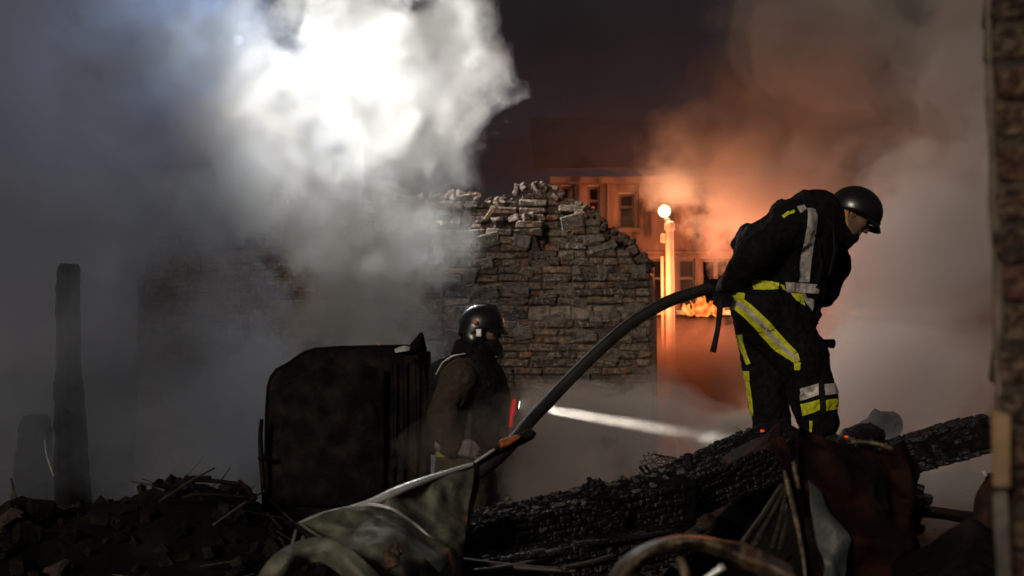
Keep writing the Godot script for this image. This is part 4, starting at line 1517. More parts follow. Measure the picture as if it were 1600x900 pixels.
func wrinkle(sd: int, freq: float) -> FastNoiseLite:
	var n := FastNoiseLite.new()
	n.seed = sd
	n.frequency = freq
	n.fractal_type = FastNoiseLite.FRACTAL_RIDGED
	n.fractal_octaves = 3
	n.domain_warp_enabled = true
	n.domain_warp_amplitude = 0.12
	n.domain_warp_frequency = 3.0
	return n

func man_on_beam() -> void:
	var d := 6.8
	var o := at(1240, 700, d)
	var t := thing("person", "firefighter in dark gear with yellow trouser stripes, bending forward on the debris, hauling the hose", "person", o)
	var L := func(px: float, py: float, dz := 0.0) -> Vector3: return at(px, py, d - dz) - o
	# bare body: head, neck, a slim trunk and limbs inside the clothes
	var body := Mb.new()
	var hc: Vector3 = L.call(1333, 338)
	var fwd := Vector3(0.78, -0.62, 0.1)
	var up := Vector3(0.62, 0.78, 0.0)
	head(hc, fwd, up, L.call(1297, 348), body)
	var f := Field.new(L.call(1130, 700) - Vector3(.1, .1, .45), L.call(1330, 300) + Vector3(.1, .1, .45), 0.022)
	f.limb(L.call(1200, 460), L.call(1260, 365), .12, .13, .05)
	f.limb(L.call(1260, 365), L.call(1300, 345), .1, .055, .05)
	for s in [1, -1]:
		var hip: Vector3 = L.call(1195, 478, .09) if s > 0 else L.call(1186, 480, -.09)
		var knee: Vector3 = L.call(1262, 562, .12) if s > 0 else L.call(1196, 572, -.12)
		var ank: Vector3 = L.call(1281, 655, .1) if s > 0 else L.call(1210, 665, -.12)
		f.limb(hip, knee, .085, .062, .03)
		f.limb(knee, ank, .058, .04, .03)
		var sh: Vector3 = L.call(1236, 348, .19) if s > 0 else L.call(1285, 352, -.19)
		var el: Vector3 = L.call(1180, 396, .28) if s > 0 else L.call(1303, 420, -.2)
		var wr: Vector3 = L.call(1142, 440, .1) if s > 0 else L.call(1284, 470, -.1)
		f.limb(sh, el, .05, .042, .03)
		f.limb(el, wr, .042, .03, .03)
	append(body, f.surface())
	obj("body", body.mesh(), M.skin, t)
	# jacket
	f = Field.new(L.call(1120, 485) - Vector3(.05, .05, .5), L.call(1335, 300) + Vector3(.05, .06, .5), 0.0115)
	f.limb(L.call(1204, 440), L.call(1250, 372), .185, .205, .06)
	f.limb(L.call(1210, 452), L.call(1232, 455), .185, .16, .06)
	f.limb(L.call(1250, 365), L.call(1285, 345), .19, .12, .08)
	f.limb(L.call(1270, 325), L.call(1290, 335), .09, .09, .07)
	f.limb(L.call(1290, 342), L.call(1316, 366), .09, .066, .04)
	f.limb(L.call(1236, 348, .17), L.call(1238, 350, .19), .1, .1, .07)
	f.limb(L.call(1283, 355, -.17), L.call(1285, 355, -.19), .1, .1, .07)
	f.limb(L.call(1238, 352, .19), L.call(1182, 396, .28), .098, .084, .06)
	f.limb(L.call(1182, 396, .28), L.call(1146, 436, .13), .082, .062, .04)
	f.limb(L.call(1285, 358, -.18), L.call(1302, 415, -.18), .095, .082, .05)
	f.limb(L.call(1302, 415, -.18), L.call(1286, 464, -.08), .08, .06, .04)
	f.limb(L.call(1275, 380, 0), L.call(1258, 440, 0), .13, .1, .08)
	var w: FastNoiseLite = wrinkle(3, 3.2)
	f.rough(w, 0.024, Vector3(1, 0.6, 1))
	f.limb(L.call(1205, 480), L.call(1245, 486), .1, .1, .02, Vector3.ZERO, 1, true)
	var jacket: Mb = f.surface()
	obj("jacket", jacket.mesh(), M.cloth, t)
	# trousers
	f = Field.new(L.call(1140, 690) - Vector3(.08, .08, .4), L.call(1330, 430) + Vector3(.05, .05, .4), 0.0115)
	f.limb(L.call(1203, 455), L.call(1205, 480), .17, .19, .06)
	f.limb(L.call(1195, 480, .08), L.call(1252, 556, .12), .168, .124, .06)
	f.limb(L.call(1252, 556, .12), L.call(1270, 620, .11), .125, .112, .05)
	f.limb(L.call(1270, 620, .11), L.call(1281, 662, .1), .114, .1, .02)
	f.limb(L.call(1188, 478, -.09), L.call(1196, 568, -.12), .162, .112, .06)
	f.limb(L.call(1196, 568, -.12), L.call(1202, 630, -.12), .112, .1, .04)
	f.limb(L.call(1202, 630, -.12), L.call(1208, 672, -.12), .1, .095, .02)
	f.limb(L.call(1236, 478, .02), L.call(1250, 492, .05), .12, .11, .07)
	f.rough(wrinkle(9, 3.8), 0.024, Vector3(1, 0.6, 1))

	var trousers: Mb = f.surface()
	obj("trousers", trousers.mesh(), M.cloth, t)
	# boots
	for s in [1, -1]:
		var a: Vector3 = L.call(1284, 650, .1) if s > 0 else L.call(1212, 660, -.12)
		var b: Vector3 = L.call(1286, 688, .1) if s > 0 else L.call(1216, 694, -.12)
		f = Field.new(a.min(b) - Vector3(.16, .14, .14), a.max(b) + Vector3(.3, .1, .14), 0.009)
		f.limb(a, b, .062, .056, .02)
		f.limb(b, b + Vector3(.13, -.03, .02), .056, .042, .03)
		f.cut_plane(b + Vector3(0, -.062, 0), Vector3.DOWN)
		obj("boot", f.surface().mesh(), M.boot, t)
	# gloves: the near hand closes on the hose, the far one hangs half curled before the belly
	obj("glove", hand(L.call(1143, 440, .1), L.call(1118, 447, -.01) - L.call(1143, 440, .1), Vector3(.1, -.5, -1), [.75, 1.0, .8], 0.7, 1.08, -1.0).mesh(), M.glove, t)
	obj("glove", hand(L.call(1284, 466, -.08), L.call(1268, 495, .02) - L.call(1284, 466, -.08), Vector3(-1, -.2, .2), [.5, .6, .5], 0.5, 1.08, 1.0).mesh(), M.grey_glove, t)
	# helmet and what hangs from it
	var hm := Node3D.new()
	hm.name = "helmet"
	t.add_child(hm)
	helmet(hc + up * 0.014 + fwd * 0.002, Vector3(.9, -.42, .1), Vector3(.42, .9, 0), hm, 0.0, false)
	var b := Mb.new()
	var fu := fwd.normalized()
	var sd := fu.cross(up.normalized())
	b.tube([hc + up.normalized() * -.005 - fu * .06 + sd * .088, hc - up.normalized() * .05 - fu * .03 + sd * .083, hc - up.normalized() * .1 + fu * .02 + sd * .06], [Vector2(.014, .004), Vector2(.013, .004), Vector2(.01, .004)], 8, sd)
	obj("chin_strap", b.mesh(), M.strap_orange, hm)
	# hood over neck and chin
	f = Field.new(hc - Vector3.ONE * .22, hc + Vector3.ONE * .14, 0.007)
	f.limb(hc - up * .085 - fu * .045, L.call(1304, 360), .078, .085, .04)
	f.limb(hc - up * .098 + fu * .058, hc - up * .1 - fu * .03, .044, .06, .03)
	f.rough(wrinkle(5, 7.0), 0.006)
	obj("hood", f.surface().mesh(), M.cloth, t)
	# breathing apparatus on the back: plate, cylinder under a cover, straps and a loop
	f = Field.new(L.call(1140, 400) - Vector3(.05, .05, .25), L.call(1300, 285) + Vector3(.06, .06, .25), 0.01)
	f.limb(L.call(1262, 322, 0), L.call(1176, 378, 0), .06, .07, .05)
	f.limb(L.call(1250, 318, .07), L.call(1178, 366, .08), .045, .05, .04)
	f.limb(L.call(1250, 318, -.07), L.call(1178, 366, -.08), .045, .05, .04)
	f.limb(L.call(1276, 316, 0), L.call(1256, 318, 0), .05, .05, .04)
	f.limb(L.call(1168, 362, .0), L.call(1150, 382, 0), .045, .03, .03)
	f.limb(L.call(1222, 324, .05), L.call(1214, 326, .05), .035, .035, .02)
	f.limb(L.call(1164, 372, .06), L.call(1154, 392, .08), .03, .026, .02)
	f.rough(wrinkle(11, 6.0), 0.012)
	var pack := f.surface()
	obj("back_pack", pack.mesh(), M.webbing, t)
	b = Mb.new()
	b.tube([L.call(1268, 314, .03), L.call(1252, 308, .06), L.call(1246, 309, .08), L.call(1250, 314, .09), L.call(1266, 319, .07)], [Vector2(.012, .005), Vector2(.012, .005), Vector2(.011, .005), Vector2(.012, .005), Vector2(.012, .005)], 8)
	obj("strap_loop", b.mesh(), M.webbing, t)
	b = Mb.new()
	b.tube([L.call(1262, 318, .15), L.call(1300, 352, .16), L.call(1308, 390, .16), L.call(1296, 430, .15)], [Vector2(.025, .008), Vector2(.024, .008), Vector2(.024, .008), Vector2(.022, .008)], 8)
	obj("shoulder_strap", b.mesh(), M.webbing, t)
	b = Mb.new()
	b.tube([L.call(1272, 446, .13), L.call(1284, 452, .1), L.call(1284, 470, .06)], [Vector2(.03, .02), Vector2(.035, .024), Vector2(.02, .016)], 8)
	obj("belt_pouch", b.mesh(), M.webbing, t)
	# tapes
	var cloths := [jacket, trousers]
	tapes("grey_tape", [jacket], [[[1244, 334], [1262, 332], [1256, 388], [1238, 388]], [[1238, 388], [1256, 388], [1254, 444], [1236, 444]], [[1214, 445], [1272, 447], [1270, 461], [1216, 460]], [[1228, 332], [1241, 328], [1243, 335], [1232, 343]]], .004, M.reflect_grey, t, L)
	tapes("grey_flap", cloths, [[[1240, 461], [1264, 461], [1262, 478], [1258, 488], [1246, 474]]], .012, M.reflect_grey, t, L)
	tapes("yellow_tape", cloths, [[[1165, 438], [1204, 446], [1202, 456], [1166, 457]], [[1206, 448], [1213, 450], [1216, 458], [1210, 456]], [[1222, 461], [1243, 462], [1246, 480], [1230, 472]], [[1258, 463], [1266, 463], [1264, 476], [1258, 475]], [[1132, 456], [1154, 461], [1152, 470], [1131, 468]]], .008, M.reflect_yellow, t, L)
	tapes("yellow_tape", [pack, jacket], [[[1203, 347], [1214, 339], [1217, 343], [1206, 351]], [[1215, 341], [1223, 337], [1224, 341], [1217, 345]]], .008, M.reflect_yellow, t, L)
	var mid := [[1138, 470], [1160, 492], [1185, 518], [1206, 541], [1222, 556], [1229, 566], [1229, 578]]
	var wide := [9.5, 9.5, 10.5, 10.5, 8.0, 4.5, 4.0]
	var yl := []
	var gl := []
	for i in mid.size() - 1:
		var p0 := Vector2(mid[i][0], mid[i][1])
		var p1 := Vector2(mid[i + 1][0], mid[i + 1][1])
		var nn := (p1 - p0).orthogonal().normalized()
		var q := []
		for s in [[p0, wide[i], 1], [p1, wide[i + 1], 1], [p1, wide[i + 1], -1], [p0, wide[i], -1]]:
			var e: Vector2 = s[0] + nn * s[1] * s[2]
			q.append([e.x, e.y])
		yl.append(q)
		if i < 5:
			q = []
			for s in [[p0, wide[i], 1], [p1, wide[i + 1], 1], [p1, wide[i + 1], -1], [p0, wide[i], -1]]:
				var e: Vector2 = s[0] + nn * s[1] * s[2] * 0.3
				q.append([e.x, e.y])
			gl.append(q)
	yl.append([[1226, 584], [1232, 584], [1240, 622], [1235, 622]])
	yl.append([[1153, 524], [1158, 522], [1174, 568], [1169, 570]])
	yl.append([[1166, 580], [1172, 580], [1182, 652], [1175, 652]])
	yl.append([[1238, 630], [1263, 622], [1265, 638], [1242, 648]])
	yl.append([[1272, 623], [1305, 620], [1309, 635], [1274, 640]])
	yl.append([[1251, 655], [1255, 655], [1256, 672], [1253, 672]])
	tapes("yellow_stripe", [trousers], yl, .004, M.reflect_yellow, t, L)
	tapes("grey_stripe", [trousers], gl + [[[1235, 606], [1262, 598], [1262, 615], [1237, 625]], [[1271, 599], [1303, 597], [1304, 613], [1271, 616]]], .007, M.reflect_grey, t, L)
	tapes("knee_strap", [trousers], [[[1263, 590], [1270, 590], [1274, 645], [1266, 645]]], .01, M.webbing, t, L)
	b = Mb.new()
	b.tube([L.call(1262, 352, .262), L.call(1280, 378, .24), L.call(1284, 410, .22), L.call(1276, 440, .205)], .006, 6)
	obj("piping", b.mesh(), M.webbing, t)
	# axe on the belt
	var q := at(1127, 470, 6.62)
	var ax := thing("axe", "fireman's axe hanging handle down from the belt behind the standing man's hip", "axe", q)
	bar("handle", [[1126, 470, 6.62], [1122, 510, 6.6], [1114, 550, 6.58]], [Vector2(.02, .014), Vector2(.017, .013), Vector2(.021, .017)], M.webbing, ax, q, 10)
	b = Mb.new()
	var poly := PackedVector2Array()
	for e in [[1116, 458], [1140, 456], [1146, 466], [1140, 480], [1122, 482], [1114, 474]]:
		var v2 := at(e[0], e[1], 6.62) - q
		poly.append(Vector2(v2.x, v2.y))
	prism(b, poly, -.012, .012)
	obj("axe_head", b.mesh(false), M.burnt_steel, ax)

func man_with_torch() -> void:
	var d := 7.9
	var o := at(735, 906, d)
	var t := thing("person_seated" if false else "person", "firefighter in helmet and brown coat standing low by the vehicle shell, holding a torch", "person", o)
	var L := func(px: float, py: float, dz := 0.0) -> Vector3: return at(px, py, d - dz) - o
	var body := Mb.new()
	var hc: Vector3 = L.call(756, 519)
	var fwd := Vector3(1, -0.03, 0.12)
	head(hc, fwd, Vector3.UP, L.call(742, 556), body)
	var f := Field.new(L.call(670, 915) - Vector3(.1, .1, .42), L.call(800, 540) + Vector3(.1, .1, .42), 0.024)
	f.limb(L.call(728, 720), L.call(732, 600), .11, .13, .05)
	f.limb(L.call(732, 590), L.call(742, 552), .1, .055, .05)
	for s in [1, -1]:
		f.limb(L.call(726, 730, .09 * s), L.call(734, 815, .11 * s), .085, .06, .03)
		f.limb(L.call(734, 815, .11 * s), L.call(728, 890, .11 * s), .056, .04, .03)
		f.limb(L.call(724, 585, .18 * s), L.call(694 if s > 0 else 750, 652, .24 * s), .05, .04, .03)
		f.limb(L.call(694 if s > 0 else 750, 652, .24 * s), L.call(702 if s > 0 else 785, 700 if s > 0 else 655, .2 * s), .04, .03, .03)
	append(body, f.surface())
	obj("body", body.mesh(), M.skin, t)
	f = Field.new(L.call(660, 790) - Vector3(.05, .05, .45), L.call(800, 520) + Vector3(.06, .05, .45), 0.0125)
	f.limb(L.call(730, 720), L.call(734, 610), .18, .2, .06)
	f.limb(L.call(734, 600), L.call(742, 565), .18, .11, .08)
	f.limb(L.call(726, 760), L.call(728, 720), .2, .18, .05)
	f.limb(L.call(722, 590, .16), L.call(722, 592, .2), .11, .105, .07)
	f.limb(L.call(722, 590, -.16), L.call(722, 592, -.2), .11, .105, .07)
	f.limb(L.call(718, 592, .2), L.call(693, 648, .25), .108, .09, .06)
	f.limb(L.call(693, 648, .25), L.call(702, 696, .22), .088, .07, .04)
	f.limb(L.call(735, 595, -.2), L.call(758, 652, -.22), .1, .085, .05)
	f.limb(L.call(758, 652, -.22), L.call(786, 652, -.1), .08, .062, .04)
	f.rough(wrinkle(23, 4.5), 0.02, Vector3(1, .7, 1))
	var coat: Mb = f.surface()
	obj("coat", coat.mesh(), M.cloth_brown, t)
	# high collar and dark vest over the coat
	f = Field.new(L.call(690, 720) - Vector3(.05, .05, .3), L.call(805, 505) + Vector3(.05, .05, .3), 0.0115)
	f.limb(L.call(738, 562), L.call(746, 540), .125, .1, .05)
	f.limb(L.call(718, 540, .03), L.call(716, 555, .03), .03, .04, .03)
	f.limb(L.call(752, 600, .05), L.call(756, 690, .05), .16, .15, .06)
	f.limb(L.call(745, 575, .1), L.call(770, 620, .1), .1, .09, .05)
	f.rough(wrinkle(29, 4.5), 0.026, Vector3(1, .8, 1))
	var vest := f.surface()
	obj("vest", vest.mesh(), M.cloth, t)
	f = Field.new(L.call(680, 915) - Vector3(.05, .05, .35), L.call(790, 720) + Vector3(.05, .05, .35), 0.014)
	for s in [1, -1]:
		f.limb(L.call(727, 735, .09 * s), L.call(735, 815, .11 * s), .16, .13, .05)
		f.limb(L.call(735, 815, .11 * s), L.call(729, 885, .11 * s), .125, .11, .04)
	f.rough(wrinkle(31, 3.2), 0.014)
	obj("trousers", f.surface().mesh(), M.cloth_brown, t)
	for s in [1, -1]:
		var a: Vector3 = L.call(729, 880, .11 * s)
		f = Field.new(a - Vector3(.12, .2, .12), a + Vector3(.26, .1, .12), 0.01)
		f.limb(a, a - Vector3(0, .1, 0), .06, .056, .02)
		f.limb(a - Vector3(0, .1, 0), a + Vector3(.14, -.12, 0), .055, .045, .03)
		obj("boot", f.surface().mesh(), M.boot, t)
	obj("glove", hand(L.call(703, 697, .22), Vector3(1, -.12, .05), Vector3(.1, -.5, -1), [.45, .6, .5], .5, 1.35, 1.0).mesh(), M.grey_glove, t)
	obj("glove", hand(L.call(784, 652, -.1), Vector3(.7, -.1, .55), Vector3(.5, .1, -.8), [.8, .9, .7], .6, 1.08, -1.0).mesh(), M.glove, t)
	var hm := Node3D.new()
	hm.name = "helmet"
	t.add_child(hm)
	helmet(hc + Vector3(-.008, .022, 0), Vector3(1, .02, .1), Vector3(-.02, 1, 0), hm, 0.02)
	var b := Mb.new()
	b.box(L.call(742, 503, .137), Vector3(.03, .028, .006), Basis(Vector3.UP, -.2), .003)
	obj("badge", b.mesh(false), M.amber, hm)
	b = Mb.new()
	b.box(L.call(748, 520, .132), Vector3(.035, .05, .008), Basis(Vector3.UP, -.15), .004)
	obj("ear_plate", b.mesh(false), M.bare_metal, hm)
	b = Mb.new()
	var vis := []
	for j in 4:
		var row := []
		for i in 13:
			var a := lerpf(-1.0, 1.0, i / 12.0)
			row.append(hc + Vector3(cos(a) * (.128 - j * .002), .052 - j * .022, sin(a) * .105))
		vis.append(row)
	b.sheet(vis, .003)
	obj("visor", b.mesh(), M.glass, hm)
	b = Mb.new()
	b.tube([hc + Vector3(-.02, -.01, .094), hc + Vector3(.0, -.06, .085), hc + Vector3(.04, -.11, .05)], [Vector2(.01, .003), Vector2(.01, .003), Vector2(.009, .003)], 8, Vector3.BACK)
	obj("chin_strap", b.mesh(), M.webbing, hm)
	b = Mb.new()
	b.tube([L.call(760, 560, .1), L.call(776, 590, .13), L.call(780, 630, .12), L.call(772, 668, .1)], .014, 8)
	obj("air_hose", b.mesh(), M.boot, t)
	b = Mb.new()
	b.box(L.call(768, 612, .17), Vector3(.09, .11, .05), Basis(Vector3.UP, .7), .012)
	b.box(L.call(770, 600, .195), Vector3(.094, .04, .03), Basis(Vector3.UP, .7), .008)
	obj("vest_pocket", b.mesh(false), M.webbing, t)
	# mask hose and mask hanging at the chin
	f = Field.new(hc + Vector3(-.05, -.24, -.12), hc + Vector3(.2, .02, .12), 0.007)
	f.limb(hc + Vector3(.06, -.085, 0), hc + Vector3(.085, -.105, 0), .055, .038, .03)
	f.limb(hc + Vector3(.09, -.1, 0), hc + Vector3(.11, -.16, 0), .022, .014, .02)
	f.limb(hc + Vector3(-.0, -.09, 0), hc + Vector3(-.04, -.15, 0), .085, .09, .04)
	obj("mask", f.surface().mesh(), M.webbing, t)
	# pack with strap
	f = Field.new(L.call(660, 720) - Vector3(.05, .05, .25), L.call(720, 550) + Vector3(.05, .05, .25), 0.012)
	f.limb(L.call(688, 580), L.call(682, 690), .07, .08, .04)
	f.limb(L.call(692, 570, .07), L.call(688, 600, .08), .05, .05, .03)
	f.rough(wrinkle(37, 6), .012)
	obj("back_pack", f.surface().mesh(), M.webbing, t)
	b = Mb.new()
	b.tube([L.call(682, 585, .2), L.call(692, 566, .22), L.call(708, 556, .2), L.call(726, 553, .16)], [Vector2(.012, .006), Vector2(.016, .006), Vector2(.018, .006), Vector2(.016, .006)], 8)
	obj("shoulder_strap", b.mesh(), M.reflect_grey, t)
	tapes("yellow_tape", [coat], [[[678, 697], [700, 693], [702, 712], [676, 713]]], .006, M.dim_yellow, t, L)
	tapes("yellow_tape", [coat], [[[645, 706], [676, 712], [676, 718], [645, 714]]], .006, M.dim_yellow, t, L)
	# torch
	var q := at(800, 645, 7.95)
	var to := thing("torch", "upright red hand torch throwing a white beam, held by the man in the brown coat", "torch", q)
	bar("case", [[799, 670, 7.95], [800, 655, 7.95], [802, 638, 7.95], [804, 622, 7.95]], [Vector2(.022, .024), Vector2(.026, .028), Vector2(.03, .034), Vector2(.026, .03)], M.torch_red, to, q, 14)
	b = Mb.new()
	var dir := (at(985, 662, 7.78) - at(808, 632, 7.95)).normalized()
	var lc := at(806, 631.5, 7.95) - q
	var B := Basis(dir.cross(Vector3.BACK).normalized(), dir, Vector3.BACK).orthonormalized()
	b.lathe([Vector2(0, -0.02), Vector2(.044, -0.015), Vector2(.05, 0.01), Vector2(.05, 0.028), Vector2(.043, 0.03), Vector2(.04, 0.012), Vector2(0, .012)], lc, B, 20)
	obj("bezel", b.mesh(), M.webbing, to)
	b = Mb.new()
	b.lathe([Vector2(0, 0.014), Vector2(.039, 0.0145), Vector2(.038, 0.018), Vector2(0, 0.019)], lc, B, 20)
	obj("lens", b.mesh(), M.torch_lens, to)
	bar("glow_strip", [[797.5, 667, 7.915], [799, 652, 7.912], [802, 636, 7.908], [804, 624, 7.912]], [.008, .009, .016, .014], M.case_glow, to, q, 8)  # added glowing strip, stands in for light falling on the red case
	var sp := SpotLight3D.new()
	sp.name = "torch_light"
	sp.light_color = Color(1, .98, .93)
	sp.light_energy = 160.0
	sp.light_size = 0.03
	sp.spot_angle = 2.2
	sp.spot_angle_attenuation = 1.0
	sp.spot_range = 40.0
	sp.shadow_enabled = true
	to.add_child(sp)
	sp.position = lc + dir * 0.075
	sp.basis = Basis.looking_at(dir)
	bar("handle", [[797, 668, 7.96], [791, 655, 7.98], [793, 640, 7.98], [801, 630, 7.96]], .011, M.webbing, to, q)

func fire_hose() -> void:
	var q := at(960, 530, 6.7)
	var t := thing("fire_hose", "charged dark fire hose arching from the bonnet up to the standing man's hand", "fire hose", q)
	var pts := [[620, 806, 5.7], [690, 768, 5.7], [750, 736, 5.75], [790, 703, 5.9], [824, 662, 6.15], [860, 624, 6.35], [900, 582, 6.45], [946, 538, 6.55], [990, 502, 6.65], [1040, 473, 6.75], [1085, 457, 6.85], [1118, 450, 6.93], [1150, 455, 7.05], [1190, 480, 7.12], [1245, 522, 7.14], [1282, 535, 7.1]]
	var rad := []
	for i in pts.size(): rad.append(0.034)
	bar("hose", pts, rad, M.hose, t, q, 18, 6)
	bar("coupling", [[1108, 451, 6.9], [1114, 450, 6.92], [1124, 450, 6.96]], [.05, .054, .05], M.burnt_steel, t, q, 14, 2)
	bar("nozzle", [[1278, 534, 7.1], [1288, 536, 7.08], [1302, 537, 7.04]], [.03, .022, .028], M.burnt_steel, t, q, 12, 2)
	# woven ribs
	for a in [-1.0, 0.0, 1.0]:
		var rib := []
		for i in pts.size() - 4:
			var p0: Array = pts[i]
			var nx: Array = pts[i + 1]
			var dd := Vector2(nx[0] - p0[0], nx[1] - p0[1]).normalized().orthogonal()
			rib.append([p0[0] + dd.x * 7.0 * a, p0[1] + dd.y * 7.0 * a, p0[2] - 0.036 * cos(a * 0.72)])
		bar("rib", rib, 0.0035, M.hose, t, q, 6, 5)

func smokes() -> void:
	smoke("white_smoke", "dense white smoke lit from within by the floodlights", [[570, 130, 10.2, 150, 170, .7, 1.1], [685, 90, 10.2, 100, 110, .55, 1.0], [660, 220, 10.0, 85, 90, .5, 1.0], [640, 320, 9.9, 90, 90, .5, 1.0], [640, 400, 9.8, 85, 80, .5, 1.0], [570, 470, 9.7, 120, 110, .55, 1.0], [440, 260, 10.3, 140, 150, .7, 1.0], [330, 110, 10.6, 110, 120, .6, 1.05], [520, 340, 10.1, 130, 140, .6, 1.0], [770, 90, 10.1, 45, 55, .3, 0.8], [745, 180, 10.0, 40, 50, .3, 0.8], [722, 280, 9.9, 35, 45, .3, 0.8], [715, 370, 9.8, 35, 45, .3, 0.8]],
		0.04, 1.4, 0.7, [[0.0, 0.22], [0.1, 0.35], [0.24, 0.7], [0.4, 0.8]], Color(0.95, 0.95, 0.95), 3, 0.4)
	smoke("grey_smoke", "grey smoke filling the left of the yard", [[40, 220, 10.4, 430, 480, 1.5, 1.0], [250, 640, 9.9, 460, 240, 1.1, 1.0], [60, 520, 9.4, 260, 280, 0.9, 1.0]],
		0.08, 0.75, 0.65, [[0.05, 0.32], [0.35, 0.55]], Color(0.84, 0.88, 0.97), 5)
	smoke("orange_smoke", "smoke rising from the burning building, tinted orange by the fire", [[1062, 285, 14.3, 60, 55, .5, 1.0], [1130, 235, 14.2, 100, 95, .8, 1.05], [1210, 160, 14.1, 110, 120, .9, 1.05], [1300, 90, 14.0, 150, 150, 1.1, 1.05], [1430, 90, 13.8, 240, 230, 1.3, 1.0], [1250, 300, 13.8, 140, 130, .8, 1.0]],
		0.052, 1.1, 0.65, [[0.0, 0.5], [0.15, 0.75], [0.34, 0.9]], Color(0.95, 0.93, 0.92), 9, 0.45)
	smoke("brown_smoke", "thick brownish smoke filling the right of the yard", [[1470, 420, 11, 240, 260, 1.6, 1.0], [1380, 620, 9.6, 250, 130, .9, 1.0], [1560, 200, 11.5, 220, 300, 1.4, 1.0], [1310, 70, 12.0, 150, 120, .7, 1.0], [1490, 745, 8.4, 150, 90, .6, 1.0]],
		0.09, 0.6, 0.5, [[0.05, 0.4], [0.32, 0.75]], Color(0.95, 0.92, 0.9), 12)
	smoke("dark_smoke", "dark smoke hanging over the roof of the burning building", [[900, 150, 12.9, 280, 190, .8, 1.0], [780, 40, 12.6, 190, 150, .8, 1.0], [1070, 40, 13.0, 230, 140, .8, 1.0], [790, 262, 12.3, 130, 60, .4, 1.2], [980, 235, 13.2, 160, 50, .4, 1.1], [850, 225, 13.0, 110, 70, .4, 1.2]],
		0.1, 0.6, 0.5, [[0.05, 0.3], [0.3, 0.7]], Color(0.4, 0.41, 0.48), 19)
	smoke("fire_haze", "smoky haze low before the burning building", [[1090, 590, 13.0, 130, 85, .5, 1.1], [1160, 560, 13.0, 90, 60, .5, 1.0], [1010, 620, 12.4, 80, 70, .4, 1.0]],
		0.07, 0.9, 0.5, [[0.03, 1.2], [0.32, 1.8]], Color(0.8, 0.72, 0.68), 27)
	smoke("low_smoke", "thin steam drifting low over the debris between the two men", [[880, 740, 8.0, 200, 120, .55, 1.0], [1060, 700, 8.0, 170, 95, .5, 1.0], [960, 650, 8.3, 160, 60, .4, 0.9], [890, 648, 7.85, 110, 40, .3, 1.5], [1195, 755, 7.1, 110, 70, .35, 1.2]],
		0.06, 1.0, 0.5, [[0.03, 0.7], [0.32, 1.2]], Color(0.93, 0.9, 0.88), 15)
	smoke("wisp_smoke", "thin wisp of smoke curling before the man with the torch", [[700, 690, 7.3, 80, 50, .2, 1.3]],
		0.07, 0.9, 0.6, [[0.05, 0.35]], Color(0.93, 0.88, 0.84), 33)
	smoke("steam_puff", "small bright puff of steam where the torch beam ends", [[1140, 682, 7.62, 62, 34, .2, 1.1], [1182, 665, 7.65, 30, 30, .14, 1.0], [1105, 690, 7.66, 30, 14, .1, 0.9]],
		0.025, 3.0, 0.6, [[0.0, 1.2], [0.2, 3.0], [0.4, 5.0]], Color(0.95, 0.95, 0.93), 21, 0.2)
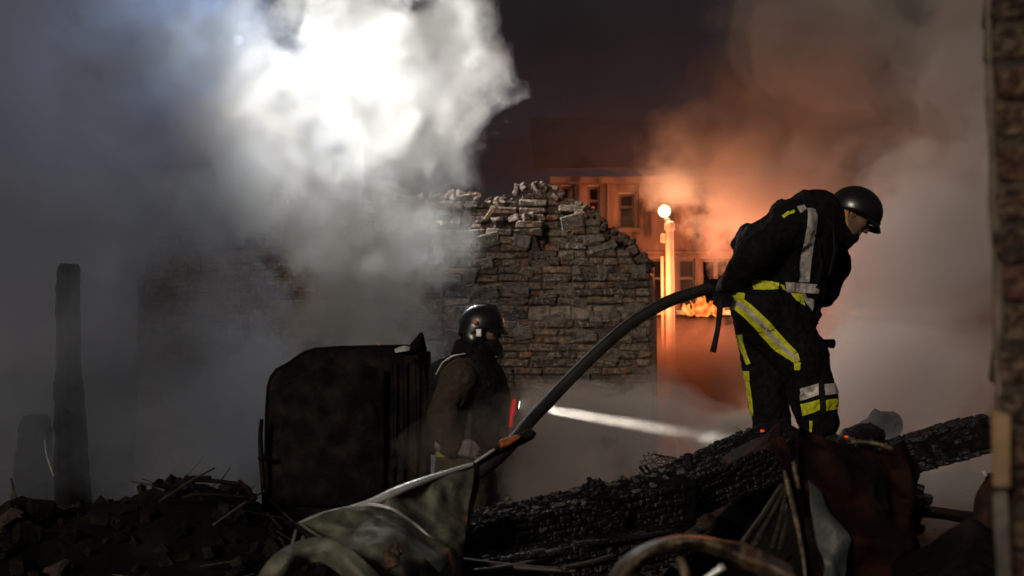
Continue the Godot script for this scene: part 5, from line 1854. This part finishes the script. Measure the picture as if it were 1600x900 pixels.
# ---------------------------------------------------------------- the scene
func _ready() -> void:
	rng.seed = 7
	var cam := Camera3D.new()
	cam.name = "camera"
	add_child(cam)
	cam.position = EYE
	cam.rotation.x = TILT
	cam.near = 0.05
	cam.far = 400.0
	var lens := CameraAttributesPhysical.new()
	lens.frustum_focal_length = 50.67
	lens.frustum_focus_distance = 7.0
	lens.exposure_aperture = 2.8
	lens.frustum_near = 0.05
	lens.frustum_far = 400.0
	cam.attributes = lens
	cam.current = true
	var env := Environment.new()
	var sky := Sky.new()
	var sm := ProceduralSkyMaterial.new()
	sm.sky_top_color = Color(0.13, 0.125, 0.145)
	sm.sky_horizon_color = Color(0.175, 0.155, 0.165)
	sm.ground_bottom_color = Color(0.05, 0.05, 0.05)
	sm.ground_horizon_color = Color(0.10, 0.09, 0.09)
	sm.sky_curve = 0.2
	sky.sky_material = sm
	env.background_mode = Environment.BG_SKY
	env.sky = sky
	env.tonemap_mode = Environment.TONE_MAPPER_LINEAR
	env.tonemap_exposure = 1.0
	env.sdfgi_enabled = true
	env.ssao_enabled = true
	env.ssil_enabled = true
	env.volumetric_fog_enabled = true
	env.volumetric_fog_density = 0.0
	var we := WorldEnvironment.new()
	we.name = "world_environment"
	we.environment = env
	add_child(we)
	var sun := DirectionalLight3D.new()
	sun.name = "sun"
	sun.light_color = Color(1.0, 0.93, 0.84)
	sun.light_energy = 0.4
	sun.light_angular_distance = 12.0
	sun.shadow_enabled = true
	add_child(sun)
	sun.look_at_from_position(Vector3(-6, 5.5, 5), Vector3(0, 1, -7))
	var t0 := Time.get_ticks_msec()
	materials()
	flood_tower(565, 135, 11.45, 37.0, Color(1, 1, 0.98), "big floodlight tower lost in the brightest white smoke", 3, 0.35)
	flood_tower(372, 62, 11.6, 4.5, Color(0.82, 0.9, 1.0), "smaller bluish floodlight glinting through a gap in the smoke", 1, -0.55)
	ground()
	building()
	brick_wall()
	pillar()
	print("structure ", Time.get_ticks_msec() - t0)
	street_lamp()
	lamp(self, at(1005, 440, 13.7), Color(1, .5, .28), 4.2, 0.35, "fire_light")
	flame(at(985, 640, 13.4), 0.4, 0.8, "low spread of flames on the ground between brick wall and burning building")
	lamp(self, at(1205, 425, 14.5), Color(1, .62, .44), 6.5, 0.45, "fire_light")  # unseen fire lamp, added to brighten the plume and right-hand smoke
	flame(at(1215, 520, 14.0), 0.3, 0.9, "flames burning before the facade, hidden behind the standing man")  # unseen flames added to go with the lamp above
	vehicle_shell()
	beam("longest charred beam with cracked crust, sloping up from the bonnet", at(690, 862, 5.2), at(1075, 782, 5.75), 0.2, 0.26, 0.25, 0.042, true)
	beam("charred beam rising to the standing man's feet", at(960, 812, 5.9), at(1238, 690, 6.35), 0.24, 0.22, 0.3, 0.04)
	beam("charred beam end poking out beside the brick pillar", at(1375, 722, 5.6), at(1556, 672, 5.35), 0.15, 0.165, 0.2, 0.036)
	beam("low burnt joist lying under the longest charred beam", at(720, 905, 4.9), at(1060, 850, 5.3), 0.14, 0.16, 0.1, 0.045)
	beam("short charred joist buried behind the dark red door", at(1250, 760, 5.4), at(1440, 800, 5.2), 0.2, 0.2, 0.3, 0.05)
	car_panel()
	wreck()
	sheets_right()
	wire_roll()
	left_side()
	small_bits()
	print("debris ", Time.get_ticks_msec() - t0)
	fire_hose()
	man_on_beam()
	man_with_torch()
	print("people ", Time.get_ticks_msec() - t0)
	smokes()
	print("built in ", Time.get_ticks_msec() - t0)
